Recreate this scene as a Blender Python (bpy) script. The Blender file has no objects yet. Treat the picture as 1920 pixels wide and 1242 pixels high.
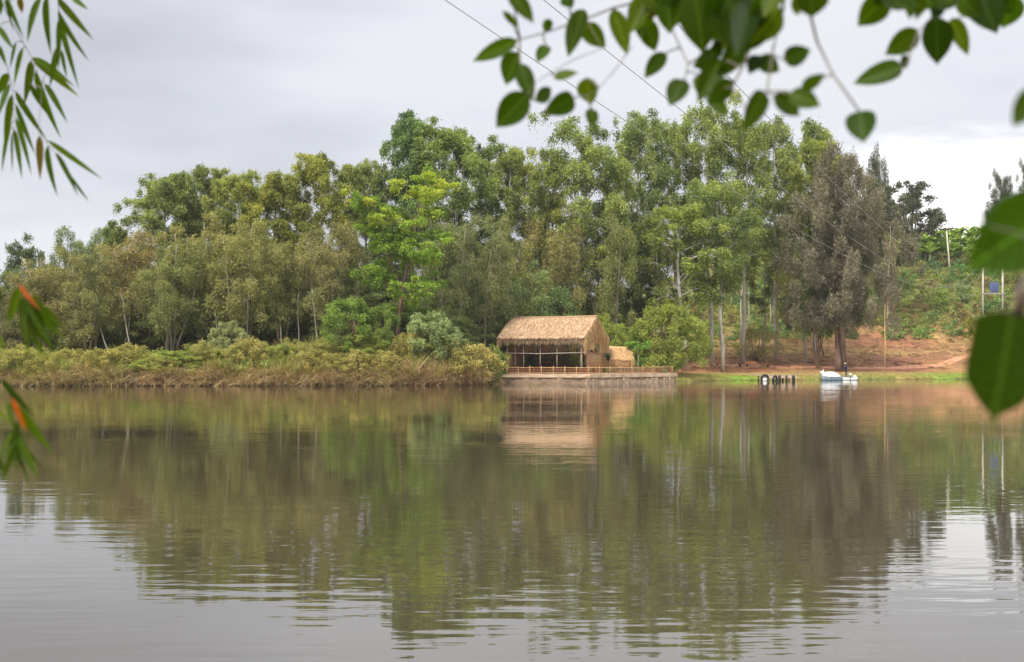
import bpy, math, random
import numpy as np
from mathutils import Vector

scene = bpy.context.scene
COL = scene.collection
R = math.radians

# ------------------------------------------------------------------ camera
F = 2667.0          # focal length in photograph pixels (1920 wide)
HZ = 675.0          # horizon row
CAMH = 2.6
cam_d = bpy.data.cameras.new("camera")
cam = bpy.data.objects.new("camera", cam_d)
COL.objects.link(cam)
cam.location = (0, 0, CAMH)
cam.rotation_euler = (R(90), 0, 0)
cam_d.sensor_width = 36.0
cam_d.lens = 36.0 * F / 1920.0
cam_d.shift_y = (HZ - 621.0) / 1920.0
cam_d.clip_start = 0.05
cam_d.clip_end = 9000
cam_d.dof.use_dof = True
cam_d.dof.focus_distance = 165.0
cam_d.dof.aperture_fstop = 6.0
scene.camera = cam

# ------------------------------------------------------------------ sky, sun, exposure
SUN_EL, SUN_AZ = 52.0, 212.0      # azimuth clockwise from +Y (north): behind the camera, to the left
world = bpy.data.worlds.new("World")
scene.world = world
world.use_nodes = True
wn, wl = world.node_tree.nodes, world.node_tree.links
wn.clear()


def wnode(t, **kw):
    n = wn.new(t)
    for k, v in kw.items():
        setattr(n, k, v)
    return n


def wmath(op, a, b=None, c=None, clamp=False):
    n = wnode('ShaderNodeMath', operation=op, use_clamp=clamp)
    for i, v in enumerate((a, b, c)):
        if v is None:
            continue
        if isinstance(v, (int, float)):
            n.inputs[i].default_value = v
        else:
            wl.new(v, n.inputs[i])
    return n.outputs[0]


def wrange(v, a, b, c, d):
    n = wnode('ShaderNodeMapRange', interpolation_type='SMOOTHSTEP')
    wl.new(v, n.inputs[0])
    for i, q in enumerate((a, b, c, d)):
        n.inputs[i + 1].default_value = q
    return n.outputs[0]


sky = wnode('ShaderNodeTexSky', sky_type='NISHITA')
sky.sun_disc = False
sky.sun_elevation = R(SUN_EL)
sky.sun_rotation = R(SUN_AZ)
sky.air_density = 1.0
sky.dust_density = 3.0
bg_sky = wnode('ShaderNodeBackground')
bg_sky.inputs[1].default_value = 0.05
wl.new(sky.outputs[0], bg_sky.inputs[0])
tc = wnode('ShaderNodeTexCoord')
sep = wnode('ShaderNodeSeparateXYZ')
wl.new(tc.outputs['Generated'], sep.inputs[0])
dx, dy, dz = sep.outputs
mp = wnode('ShaderNodeMapping')
mp.inputs['Scale'].default_value = (1.0, 1.0, 4.0)
mp.inputs['Location'].default_value = (0.4, 0.0, 0.35)
wl.new(tc.outputs['Generated'], mp.inputs[0])
n1 = wnode('ShaderNodeTexNoise')
n1.inputs['Scale'].default_value = 2.6
n1.inputs['Detail'].default_value = 5
n1.inputs['Roughness'].default_value = 0.45
wl.new(mp.outputs[0], n1.inputs['Vector'])
n2 = wnode('ShaderNodeTexNoise')
n2.inputs['Scale'].default_value = 9.0
n2.inputs['Detail'].default_value = 4
wl.new(mp.outputs[0], n2.inputs['Vector'])
az = wmath('ARCTAN2', dx, dy)                       # 0 straight ahead, + to the right
hor = wmath('SQRT', wmath('ADD', wmath('MULTIPLY', dx, dx), wmath('MULTIPLY', dy, dy)))
el = wmath('ARCTAN2', dz, hor)
# break in the overcast low over the hill on the right: a wavy-edged band that goes on beyond the frame
edge = wmath('ADD', 0.150, wmath('MULTIPLY', wmath('SUBTRACT', n2.outputs[0], 0.5), 0.09))
low = wrange(wmath('SUBTRACT', edge, el), -0.010, 0.022, 0.0, 1.0)
azm = wmath('MULTIPLY', wrange(wmath('ADD', az, wmath('MULTIPLY', n2.outputs[0], 0.10)), 0.20, 0.34, 0.0, 1.0),
            wrange(az, 0.9, 1.5, 1.0, 0.0))
gap = wmath('MULTIPLY', low, azm)
bright = wmath('ADD', wrange(n1.outputs[0], 0.32, 0.62, 0.84, 1.20), wmath('MULTIPLY', gap, 0.62))
bright = wmath('MULTIPLY', bright, wmath('ADD', 1.0, wmath('MULTIPLY', wrange(dz, 0.2, 1.0, 0.0, 1.0), 2.0)))  # overcast brightening towards the zenith, strengthened above the view to add light
cl = wnode('ShaderNodeMixRGB')
cl.inputs[1].default_value = (0.585, 0.60, 0.65, 1)
cl.inputs[2].default_value = (0.66, 0.655, 0.655, 1)
wl.new(wmath('ADD', wmath('MULTIPLY', gap, 0.9), wrange(n1.outputs[0], 0.45, 0.75, 0.0, 0.5), clamp=True), cl.inputs[0])
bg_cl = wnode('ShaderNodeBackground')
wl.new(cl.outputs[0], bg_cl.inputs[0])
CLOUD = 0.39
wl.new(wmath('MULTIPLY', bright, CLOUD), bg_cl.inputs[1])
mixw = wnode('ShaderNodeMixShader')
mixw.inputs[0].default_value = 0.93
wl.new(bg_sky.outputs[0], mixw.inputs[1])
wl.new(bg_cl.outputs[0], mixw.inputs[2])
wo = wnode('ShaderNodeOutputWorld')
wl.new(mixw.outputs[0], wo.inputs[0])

sd = bpy.data.lights.new("sun", 'SUN')
sd.energy = 1.5
sd.angle = R(14)
sd.color = (1.0, 0.95, 0.87)
sun = bpy.data.objects.new("sun", sd)
COL.objects.link(sun)
sx = math.sin(R(SUN_AZ)) * math.cos(R(SUN_EL))
sy = math.cos(R(SUN_AZ)) * math.cos(R(SUN_EL))
sz = math.sin(R(SUN_EL))
sun.rotation_euler = Vector((sx, sy, sz)).to_track_quat('Z', 'Y').to_euler()

vs = scene.view_settings
vs.view_transform = 'Standard'
vs.look = 'None'
vs.exposure = 1.6
vs.gamma = 1.0
vs.use_curve_mapping = False
scene.render.engine = 'CYCLES'
cy = scene.cycles
cy.max_bounces = 6
cy.volume_bounces = 0
cy.volume_step_rate = 10
cy.diffuse_bounces = 3
cy.glossy_bounces = 3
cy.transmission_bounces = 3
cy.transparent_max_bounces = 6
cy.sample_clamp_indirect = 6


# ------------------------------------------------------------------ helpers
def P(px, py, Y):
    """point at depth Y that the camera sees at photograph pixel (px, py)"""
    return Vector(((px - 960.0) / F * Y, Y, CAMH - (py - HZ) / F * Y))


def mesh_np(name, V, Q, cols=None, mat=None, smooth=False):
    V = np.asarray(V, dtype=np.float32).reshape(-1, 3)
    Q = np.asarray(Q, dtype=np.int32)
    k = Q.shape[1]
    me = bpy.data.meshes.new(name)
    me.vertices.add(len(V))
    me.vertices.foreach_set('co', V.ravel())
    me.loops.add(Q.size)
    me.loops.foreach_set('vertex_index', Q.ravel())
    me.polygons.add(len(Q))
    me.polygons.foreach_set('loop_start', np.arange(0, Q.size, k, dtype=np.int32))
    if smooth:
        me.polygons.foreach_set('use_smooth', np.ones(len(Q), dtype=bool))
    if cols is not None:
        a = me.color_attributes.new('col', 'FLOAT_COLOR', 'POINT')
        c = np.ones((len(V), 4), dtype=np.float32)
        c[:, :3] = cols
        a.data.foreach_set('color', c.ravel())
    me.update(calc_edges=True)
    me.validate()
    if mat:
        me.materials.append(mat)
    return me


class MB:
    """collects faces of mixed size into one mesh"""
    def __init__(s):
        s.v, s.f = [], []

    def add(s, vs_, fs_):
        o = len(s.v)
        s.v += [tuple(v) for v in vs_]
        s.f += [tuple(i + o for i in f) for f in fs_]
        return s

    def box(s, a, b, jit=0):
        (x0, y0, z0), (x1, y1, z1) = a, b
        vs_ = [(x, y, z) for z in (z0, z1) for x, y in ((x0, y0), (x1, y0), (x1, y1), (x0, y1))]
        return s.add(vs_, [(0, 3, 2, 1), (4, 5, 6, 7), (0, 1, 5, 4), (1, 2, 6, 5), (2, 3, 7, 6), (3, 0, 4, 7)])

    def tube(s, pts, rad, n=6, cap=True):
        pts = [Vector(p) for p in pts]
        if isinstance(rad, (int, float)):
            rad = [rad] * len(pts)
        vs_, fs_ = [], []
        ref = Vector((0.31, 0.2, 0.93))
        for i, p in enumerate(pts):
            d = (pts[min(i + 1, len(pts) - 1)] - pts[max(i - 1, 0)]).normalized()
            rr = ref if abs(d.dot(ref)) < 0.93 else Vector((1, 0, 0))
            u = d.cross(rr).normalized()
            w = d.cross(u)
            for k in range(n):
                a = 2 * math.pi * k / n
                vs_.append(p + (u * math.cos(a) + w * math.sin(a)) * rad[i])
        for i in range(len(pts) - 1):
            for k in range(n):
                a, b = i * n + k, i * n + (k + 1) % n
                fs_.append((a, b, b + n, a + n))
        if cap:
            fs_.append(tuple(range(n))[::-1])
            fs_.append(tuple(range((len(pts) - 1) * n, len(pts) * n)))
        return s.add(vs_, fs_)

    def mesh(s, name, mat=None, smooth=False):
        me = bpy.data.meshes.new(name)
        me.from_pydata(s.v, [], s.f)
        if smooth:
            for p in me.polygons:
                p.use_smooth = True
        if mat:
            me.materials.append(mat)
        return me


def link(name, me, parent=None, loc=None, color=None):
    o = bpy.data.objects.new(name, me)
    COL.objects.link(o)
    if parent:
        o.parent = parent
    if loc is not None:
        o.location = loc
    if color:
        o.color = color
    return o


def tag(o, label=None, cat=None, group=None, kind=None):
    if label:
        o['label'] = label
    if cat:
        o['category'] = cat
    if group:
        o['group'] = group
    if kind:
        o['kind'] = kind
    return o


def empty(name, loc=(0, 0, 0), rz=0.0):
    o = bpy.data.objects.new(name, None)
    COL.objects.link(o)
    o.location = loc
    o.rotation_euler = (0, 0, rz)
    o.empty_display_size = 0.3
    return o


def copy_tree(o, parent=None):
    c = o.copy()
    COL.objects.link(c)
    c.parent = parent
    for ch in list(o.children):
        copy_tree(ch, c)
    return c


# ------------------------------------------------------------------ materials
def new_mat(name):
    m = bpy.data.materials.new(name)
    m.use_nodes = True
    nt = m.node_tree
    nt.nodes.clear()
    return m, nt, nt.nodes.new('ShaderNodeOutputMaterial')


def nz(nt, scale, detail=3, rough=0.55, vec=None, mscale=None, obj=True):
    t = nt.nodes.new('ShaderNodeTexNoise')
    t.inputs['Scale'].default_value = scale
    t.inputs['Detail'].default_value = detail
    t.inputs['Roughness'].default_value = rough
    if vec is None:
        c = nt.nodes.new('ShaderNodeTexCoord')
        vec = c.outputs['Object']
    if mscale:
        mm = nt.nodes.new('ShaderNodeMapping')
        mm.inputs['Scale'].default_value = mscale
        nt.links.new(vec, mm.inputs[0])
        vec = mm.outputs[0]
    nt.links.new(vec, t.inputs['Vector'])
    return t.outputs[0]


def ramp(nt, v, stops):
    r = nt.nodes.new('ShaderNodeValToRGB')
    e = r.color_ramp.elements
    while len(e) < len(stops):
        e.new(0.5)
    for i, (p, c) in enumerate(stops):
        e[i].position = p
        e[i].color = (*c, 1)
    nt.links.new(v, r.inputs[0])
    return r.outputs[0]


def mixc(nt, kind, fac, a, b):
    n = nt.nodes.new('ShaderNodeMixRGB')
    n.blend_type = kind
    for i, v in enumerate((fac, a, b)):
        if isinstance(v, (int, float)):
            n.inputs[i].default_value = v
        elif isinstance(v, tuple):
            n.inputs[i].default_value = (*v, 1)
        else:
            nt.links.new(v, n.inputs[i])
    return n.outputs[0]


def foliage_mat(name, transl=0.3, rough=0.6, gloss=0.0, k=1.0):
    m, nt, out = new_mat(name)
    at = nt.nodes.new('ShaderNodeAttribute')
    at.attribute_name = 'col'
    oi = nt.nodes.new('ShaderNodeObjectInfo')
    c = mixc(nt, 'MULTIPLY', 1.0, at.outputs['Color'], oi.outputs['Color'])
    if k != 1.0:
        c = mixc(nt, 'MULTIPLY', 1.0, c, (k, k, k))
    d = nt.nodes.new('ShaderNodeBsdfDiffuse')
    nt.links.new(c, d.inputs[0])
    t = nt.nodes.new('ShaderNodeBsdfTranslucent')
    ct = mixc(nt, 'MULTIPLY', 1.0, c, (1.1, 1.15, 0.6))
    nt.links.new(ct, t.inputs[0])
    mx = nt.nodes.new('ShaderNodeMixShader')
    mx.inputs[0].default_value = transl
    nt.links.new(d.outputs[0], mx.inputs[1])
    nt.links.new(t.outputs[0], mx.inputs[2])
    s = mx.outputs[0]
    if gloss:
        g = nt.nodes.new('ShaderNodeBsdfGlossy')
        g.inputs['Roughness'].default_value = 0.35
        g.inputs['Color'].default_value = (0.8, 0.85, 0.9, 1)
        m2 = nt.nodes.new('ShaderNodeMixShader')
        m2.inputs[0].default_value = gloss
        nt.links.new(s, m2.inputs[1])
        nt.links.new(g.outputs[0], m2.inputs[2])
        s = m2.outputs[0]
    nt.links.new(s, out.inputs[0])
    return m


def noise_mat(name, c1, c2, scale=3.0, mscale=None, rough=0.8, bump=0.0, objcol=False, detail=4, c3=None, spec=0.3):
    m, nt, out = new_mat(name)
    b = nt.nodes.new('ShaderNodeBsdfPrincipled')
    n = nz(nt, scale, detail, 0.6, mscale=mscale)
    st = [(0.3, c1), (0.7, c2)] if c3 is None else [(0.28, c1), (0.5, c2), (0.74, c3)]
    c = ramp(nt, n, st)
    if objcol:
        oi = nt.nodes.new('ShaderNodeObjectInfo')
        c = mixc(nt, 'MULTIPLY', 1.0, c, oi.outputs['Color'])
    nt.links.new(c, b.inputs['Base Color'])
    b.inputs['Roughness'].default_value = rough
    b.inputs['Specular IOR Level'].default_value = spec
    if bump:
        bp = nt.nodes.new('ShaderNodeBump')
        bp.inputs['Strength'].default_value = 0.8
        bp.inputs['Distance'].default_value = bump
        nt.links.new(n, bp.inputs['Height'])
        nt.links.new(bp.outputs[0], b.inputs['Normal'])
    nt.links.new(b.outputs[0], out.inputs[0])
    return m


M = {}
M['leaf'] = foliage_mat('foliage', 0.34, k=1.36)
M['straw'] = foliage_mat('straw', 0.12)
M['reed'] = foliage_mat('reed', 0.22)
M['bark_pale'] = noise_mat('pale_bark', (0.26, 0.22, 0.17), (0.50, 0.46, 0.39), 1.2, (3, 3, 0.5), objcol=True, c3=(0.62, 0.58, 0.5))
M['bark_brown'] = noise_mat('brown_bark', (0.09, 0.05, 0.035), (0.25, 0.155, 0.115), 2.0, (3, 3, 0.5), objcol=True, bump=0.03)
M['wood'] = noise_mat('weathered_wood', (0.18, 0.14, 0.11), (0.42, 0.36, 0.30), 2.0, (4, 4, 0.7), objcol=True)
M['bamboo'] = noise_mat('bamboo_cane', (0.36, 0.22, 0.10), (0.60, 0.43, 0.24), 2.0, (2, 2, 1), objcol=True, rough=0.5)
M['redcane'] = noise_mat('red_brown_cane', (0.24, 0.09, 0.045), (0.46, 0.22, 0.11), 3.0, objcol=True, rough=0.6)
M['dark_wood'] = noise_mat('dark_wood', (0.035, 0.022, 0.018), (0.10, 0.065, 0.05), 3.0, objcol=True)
M['concrete'] = noise_mat('stained_concrete', (0.28, 0.18, 0.105), (0.50, 0.355, 0.23), 0.9, (1, 1, 3.5), bump=0.02, c3=(0.64, 0.49, 0.34), detail=6)
M['stone_dark'] = noise_mat('rough_stone', (0.18, 0.12, 0.075), (0.48, 0.35, 0.235), 2.5, bump=0.03, detail=6)
M['dark_wall'] = noise_mat('dark_lower_wall', (0.13, 0.085, 0.055), (0.34, 0.24, 0.155), 1.3, (1, 1, 2), bump=0.03, detail=6)  # wall under the slab, mottled in darker browns than the concrete
M['white_gel'] = noise_mat('white_fibreglass', (0.52, 0.52, 0.50), (0.68, 0.68, 0.66), 1.5, rough=0.3, spec=0.5)
M['blue_gel'] = noise_mat('blue_grey_hull', (0.16, 0.24, 0.28), (0.30, 0.40, 0.43), 1.5, rough=0.35, spec=0.5)
M['rubber'] = noise_mat('tyre_rubber', (0.018, 0.016, 0.016), (0.05, 0.045, 0.04), 5.0, rough=0.85)
M['steel_blue'] = noise_mat('transformer_paint', (0.08, 0.12, 0.26), (0.16, 0.21, 0.38), 2.0, rough=0.5)
M['steel'] = noise_mat('galvanised_steel', (0.24, 0.24, 0.25), (0.4, 0.4, 0.41), 3.0, rough=0.5)
M['porcelain'] = noise_mat('insulator_glaze', (0.12, 0.05, 0.03), (0.2, 0.09, 0.06), 3.0, rough=0.3)
M['wire'] = noise_mat('aluminium_wire', (0.20, 0.20, 0.16), (0.32, 0.32, 0.25), 3.0, rough=0.45)
M['skin'] = noise_mat('skin', (0.10, 0.05, 0.03), (0.14, 0.075, 0.045), 6.0, rough=0.55)
M['navy'] = noise_mat('navy_cloth', (0.012, 0.014, 0.06), (0.03, 0.035, 0.12), 6.0, rough=0.9)
M['dark_cloth'] = noise_mat('dark_trousers', (0.02, 0.02, 0.025), (0.045, 0.045, 0.055), 6.0, rough=0.9)
M['cream_cloth'] = noise_mat('cream_cap', (0.6, 0.53, 0.42), (0.75, 0.68, 0.56), 6.0, rough=0.9)

# ------------------------------------------------------------------ terrain
SH = [(-400, 120), (-120, 138), (-51, 141), (-35, 141), (-19, 142), (-10, 143), (-3, 145.5), (-1.6, 156), (0, 161), (8, 164), (16, 168), (20.5, 171),
      (24, 175), (29, 178.5), (52, 187), (69, 193), (120, 200), (400, 170)]
SHX = [a for a, b in SH]
SHY = [b for a, b in SH]
PL_D = [-12, 0, 0.7, 3, 9, 40, 150, 300, 900, 6000]
PL_Z = [-2.0, -0.15, 0.5, 1.7, 3.0, 5.0, 13, 13, 4, 0]
PR_D = [-12, 0, 0.4, 3, 12, 17, 38, 53, 103, 123, 150, 350, 900, 6000]
PR_Z = [-2.0, -0.15, 0.32, 0.45, 1.05, 1.6, 5.2, 8.2, 23, 28, 30, 26, 4, 0]


def smooth(x, a, b):
    t = np.clip((x - a) / (b - a), 0, 1)
    return t * t * (3 - 2 * t)


def vnoise(x, y, s, seed=0):
    """cheap smooth value noise, vectorised"""
    x = np.asarray(x, float) / s + 371.3 + seed * 17.1
    y = np.asarray(y, float) / s + 113.7 + seed * 9.7
    xi, yi = np.floor(x), np.floor(y)
    xf, yf = x - xi, y - yi
    xf, yf = xf * xf * (3 - 2 * xf), yf * yf * (3 - 2 * yf)

    def h(a, b):
        v = np.sin(a * 127.1 + b * 311.7 + seed * 74.7) * 43758.5453
        return v - np.floor(v)
    return (h(xi, yi) * (1 - xf) + h(xi + 1, yi) * xf) * (1 - yf) + (h(xi, yi + 1) * (1 - xf) + h(xi + 1, yi + 1) * xf) * yf


def terrain(x, y):
    x = np.asarray(x, float)
    y = np.asarray(y, float)
    d = y - np.interp(x, SHX, SHY) - (vnoise(x, y * 0, 3.0, 3) - 0.5) * 1.2 - (vnoise(x, y * 0, 0.9, 5) - 0.5) * 0.4
    zl = np.interp(d, PL_D, PL_Z)
    zr = np.interp(d, PR_D, PR_Z)
    zl = zl + 1.3 * np.exp(-((x + 14) / 10.5) ** 2) * smooth(d, 1.5, 6) + 0.5 * (vnoise(x, d, 4.5, 7) - 0.5) * smooth(d, 0.5, 3)
    hf = 0.50 + 0.50 * smooth(x, 18, 62)
    zr = np.where(zr > 3, 3 + (zr - 3) * hf, zr)
    w = smooth(x, -9, 0)
    z = zl * (1 - w) + zr * w
    bumpy = smooth(d, 12, 40)
    z = z + bumpy * ((vnoise(x, y, 9, 1) - 0.5) * 0.8 + (vnoise(x, y, 2.5, 2) - 0.5) * 0.25)
    # terraces on the right-hand slope
    tw = smooth(x, 25, 45) * smooth(d, 34, 40) * (1 - smooth(d, 66, 74))
    z = z + tw * 0.45 * np.sin(z * 2 * math.pi / 1.3)
    near = np.interp(y, [-400, -30, 0, 4, 9, 30], [6, 1.4, 0.95, 0.7, -1.2, -2.0])
    side = (np.abs(x) - 230) * 0.05
    z = np.maximum(z, np.where(y < 60, near, -9))
    z = np.maximum(z, np.clip(np.where(y > -50, side, -9), -2, 8))
    return z


def tz(x, y):
    return float(terrain(np.array([x]), np.array([y]))[0])


def ground_at(px, py, y0=140.0, y1=420.0):
    """first point of the terrain met by the view ray through a pixel"""
    ys = np.arange(y0, y1, 0.25)
    xs = (px - 960.0) / F * ys
    zs = CAMH - (py - HZ) / F * ys
    hit = np.nonzero(terrain(xs, ys) >= zs)[0]
    i = hit[0] if len(hit) else len(ys) - 1
    return Vector((xs[i], ys[i], tz(xs[i], ys[i])))


gx = np.concatenate([np.linspace(-4500, -260, 10), np.linspace(-240, -80, 17), np.arange(-75, 125, 1.25), np.linspace(130, 260, 14), np.linspace(300, 4500, 10)])
gy = np.concatenate([np.linspace(-400, -30, 8), np.arange(-20, 14, 2.0), np.linspace(20, 132, 12), np.arange(134, 215, 0.8),
                     np.arange(216, 345, 1.8), np.linspace(352, 700, 14), np.linspace(800, 6000, 14)])
GX, GY = np.meshgrid(gx, gy)
GZ = terrain(GX, GY)
nx_, ny_ = len(gx), len(gy)
V = np.stack([GX, GY, GZ], -1).reshape(-1, 3)
ii, jj = np.meshgrid(np.arange(nx_ - 1), np.arange(ny_ - 1))
a = (jj * nx_ + ii).ravel()
Q = np.stack([a, a + 1, a + 1 + nx_, a + nx_], 1)
# ground cover colours (what grows or lies there)
X, Y_ = V[:, 0], V[:, 1]
D = Y_ - np.interp(X, SHX, SHY)
n_a = vnoise(X, Y_, 6, 11)
n_b = vnoise(X, Y_, 2.2, 12)
n_c = vnoise(X, Y_, 14, 13)


def c3(r, g, b):
    return np.array([r, g, b])


soil = c3(0.29, 0.13, 0.068)
soil_d = c3(0.20, 0.095, 0.06)
dry = c3(0.33, 0.235, 0.085)
grn = c3(0.19, 0.235, 0.05)
litter = c3(0.115, 0.075, 0.045)
hillg = c3(0.13, 0.15, 0.04)


def lerp(A, B, t):
    return A + (B - A) * np.clip(t, 0, 1)[:, None]


C = np.tile(dry, (len(V), 1))
C = lerp(C, np.tile(grn, (len(V), 1)), smooth(n_a + n_b * 0.5, 0.6, 1.0) * (1 - smooth(D, 5, 9)) * 0.9)
lush = np.exp(-((X - 28.5) / 3.6) ** 2) + smooth(X, 52, 58) * 0.9
C = lerp(C, np.tile(c3(0.15, 0.30, 0.03), (len(V), 1)), lush * (1 - smooth(D, 4, 6.5)))
C = lerp(C, np.tile(soil, (len(V), 1)), smooth(D, 8.5, 11) * (0.35 + 0.9 * n_a))
C = lerp(C, np.tile(soil_d, (len(V), 1)), smooth(D, 14, 18) * (1 - smooth(D, 26, 30)) * (0.25 + 0.9 * n_b) * (1 - smooth(X, 54, 62)))
C = lerp(C, np.tile(dry * 0.85, (len(V), 1)), smooth(D, 24, 30) * smooth(n_c + 0.4 * n_b, 0.35, 0.8) * 0.8)
rut = smooth(vnoise(X * 0.5, Y_ * 2.2, 2.0, 51), 0.45, 0.75)
C = lerp(C, np.tile(soil_d, (len(V), 1)), rut * smooth(D, 16, 20) * 0.7)
C = lerp(C, np.tile(hillg, (len(V), 1)), smooth(D, 52, 66) * 0.9)
C = lerp(C, np.tile(litter, (len(V), 1)), 1 - smooth(X, 5, 24))
C = lerp(C, np.tile(litter * 0.8, (len(V), 1)), 1 - smooth(V[:, 2], 0.0, 0.3))
m, nt, out = new_mat('ground')
at = nt.nodes.new('ShaderNodeAttribute')
at.attribute_name = 'col'
g1 = nz(nt, 1.3, 6, 0.7)
g2 = nz(nt, 0.35, 3, 0.5)
c = mixc(nt, 'MULTIPLY', 1.0, at.outputs['Color'], ramp(nt, g1, [(0.3, (0.4, 0.42, 0.42)), (0.7, (1.5, 1.45, 1.4))]))
c = mixc(nt, 'MULTIPLY', 1.0, c, ramp(nt, g2, [(0.3, (0.8, 0.85, 0.8)), (0.7, (1.2, 1.12, 1.1))]))
b = nt.nodes.new('ShaderNodeBsdfPrincipled')
b.inputs['Roughness'].default_value = 0.95
b.inputs['Specular IOR Level'].default_value = 0.1
nt.links.new(c, b.inputs['Base Color'])
bp = nt.nodes.new('ShaderNodeBump')
bp.inputs['Strength'].default_value = 1
bp.inputs['Distance'].default_value = 0.15
nt.links.new(g1, bp.inputs['Height'])
nt.links.new(bp.outputs[0], b.inputs['Normal'])
nt.links.new(b.outputs[0], out.inputs[0])
M['ground'] = m
tag(link('ground', mesh_np('ground', V, Q, C, m, True)), kind='structure')

# red earth path draped 3 cm over the ground
pp = [ground_at(*q) for q in ((1275, 685), (1340, 685), (1420, 687), (1500, 689.5), (1580, 690.5), (1660, 690.5), (1720, 689), (1765, 684), (1800, 672), (1840, 658), (1900, 648))]
cx = np.interp(np.linspace(0, len(pp) - 1, 160), range(len(pp)), [p.x for p in pp])
cyy = np.interp(np.linspace(0, len(pp) - 1, 160), range(len(pp)), [p.y for p in pp])
ww = 1.5 - 0.7 * smooth(cx, 58, 70)
tx, ty = np.gradient(cx), np.gradient(cyy)
ln = np.hypot(tx, ty)
rows = []
for k in np.linspace(-1, 1, 5):
    px_, py_ = cx - ty / ln * ww * k * 0.7, cyy + tx / ln * ww * k
    rows.append(np.stack([px_, py_, terrain(px_, py_) + 0.05 - 0.03 * k * k], 1))
Vp = np.concatenate(rows)
n = 160
Qp = [(r * n + i, r * n + i + 1, (r + 1) * n + i + 1, (r + 1) * n + i) for r in range(4) for i in range(n - 1)]
M['path'] = noise_mat('red_earth', (0.34, 0.13, 0.06), (0.50, 0.23, 0.12), 0.8, rough=0.95, bump=0.04, c3=(0.44, 0.22, 0.13))
tag(link('path', mesh_np('path', Vp, Qp, None, M['path'], True)), kind='structure')

# ------------------------------------------------------------------ water
m, nt, out = new_mat('lake_water')
tcn = nt.nodes.new('ShaderNodeTexCoord')


def wmap(sc, rz=0.0):
    mm = nt.nodes.new('ShaderNodeMapping')
    mm.inputs['Scale'].default_value = sc
    mm.inputs['Rotation'].default_value = (0, 0, rz)
    nt.links.new(tcn.outputs['Object'], mm.inputs[0])
    return mm.outputs[0]


r1 = nz(nt, 1.0, 2, 0.45, wmap((0.8, 2.6, 1), R(-9)))
r2 = nz(nt, 1.0, 2, 0.5, wmap((0.28, 0.75, 1), R(6)))
r3 = nz(nt, 1.0, 1, 0.5, wmap((3.0, 9.0, 1), R(4)))
msk = nz(nt, 1.0, 2, 0.5, wmap((0.05, 0.09, 1)))


def nmath(nt, op, a, b):
    q = nt.nodes.new('ShaderNodeMath')
    q.operation = op
    for i, v in enumerate((a, b)):
        if isinstance(v, (int, float)):
            q.inputs[i].default_value = v
        else:
            nt.links.new(v, q.inputs[i])
    return q.outputs[0]


mk = nt.nodes.new('ShaderNodeMapRange')
nt.links.new(msk, mk.inputs[0])
mk.inputs[1].default_value = 0.36
mk.inputs[2].default_value = 0.6
mk.inputs[3].default_value = 0.2
mk.inputs[4].default_value = 1.15
hgt = nmath(nt, 'ADD', nmath(nt, 'MULTIPLY', r1, 1.0), nmath(nt, 'MULTIPLY', r2, 1.3))
hgt = nmath(nt, 'ADD', hgt, nmath(nt, 'MULTIPLY', r3, 0.09))
hgt = nmath(nt, 'MULTIPLY', hgt, mk.outputs[0])
bp = nt.nodes.new('ShaderNodeBump')
bp.inputs['Strength'].default_value = 1.0
bp.inputs['Distance'].default_value = 0.0058
nt.links.new(hgt, bp.inputs['Height'])
fr = nt.nodes.new('ShaderNodeFresnel')
fr.inputs['IOR'].default_value = 1.85
nt.links.new(bp.outputs[0], fr.inputs['Normal'])
gl = nt.nodes.new('ShaderNodeBsdfGlossy')
gl.inputs['Roughness'].default_value = 0.022
gl.inputs['Color'].default_value = (1, 1, 1, 1)
nt.links.new(bp.outputs[0], gl.inputs['Normal'])
df = nt.nodes.new('ShaderNodeBsdfDiffuse')
silt = nz(nt, 1.0, 3, 0.5, wmap((0.03, 0.05, 1)))
cw = ramp(nt, silt, [(0.3, (0.048, 0.037, 0.021)), (0.7, (0.058, 0.045, 0.025))])
nt.links.new(cw, df.inputs[0])
mx = nt.nodes.new('ShaderNodeMixShader')
nt.links.new(fr.outputs[0], mx.inputs[0])
nt.links.new(df.outputs[0], mx.inputs[1])
nt.links.new(gl.outputs[0], mx.inputs[2])
nt.links.new(mx.outputs[0], out.inputs[0])
M['water'] = m
wv = MB().add([(-420, 2, 0), (420, 2, 0), (420, 260, 0), (-420, 260, 0)], [(0, 1, 2, 3)])
tag(link('lake_water', wv.mesh('lake_water', m)), kind='structure')


# ------------------------------------------------------------------ vegetation builders
def leaves(cen, ax, wd, L, W, col):
    """one folded four-sided leaf per centre"""
    L = np.asarray(L)[:, None]
    W = np.asarray(W)[:, None]
    nrm = np.cross(ax, wd)
    a0 = cen - ax * L * 0.5
    a1 = cen + wd * W * 0.5 + nrm * W * 0.18
    a2 = cen + ax * L * 0.5
    a3 = cen - wd * W * 0.5 + nrm * W * 0.18
    Vv = np.stack([a0, a1, a2, a3], 1).reshape(-1, 3)
    Qq = np.arange(len(Vv)).reshape(-1, 4)
    Cc = np.repeat(col, 4, 0)
    return Vv, Qq, Cc


def unit(v):
    return v / np.maximum(np.linalg.norm(v, axis=1, keepdims=True), 1e-6)


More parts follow.
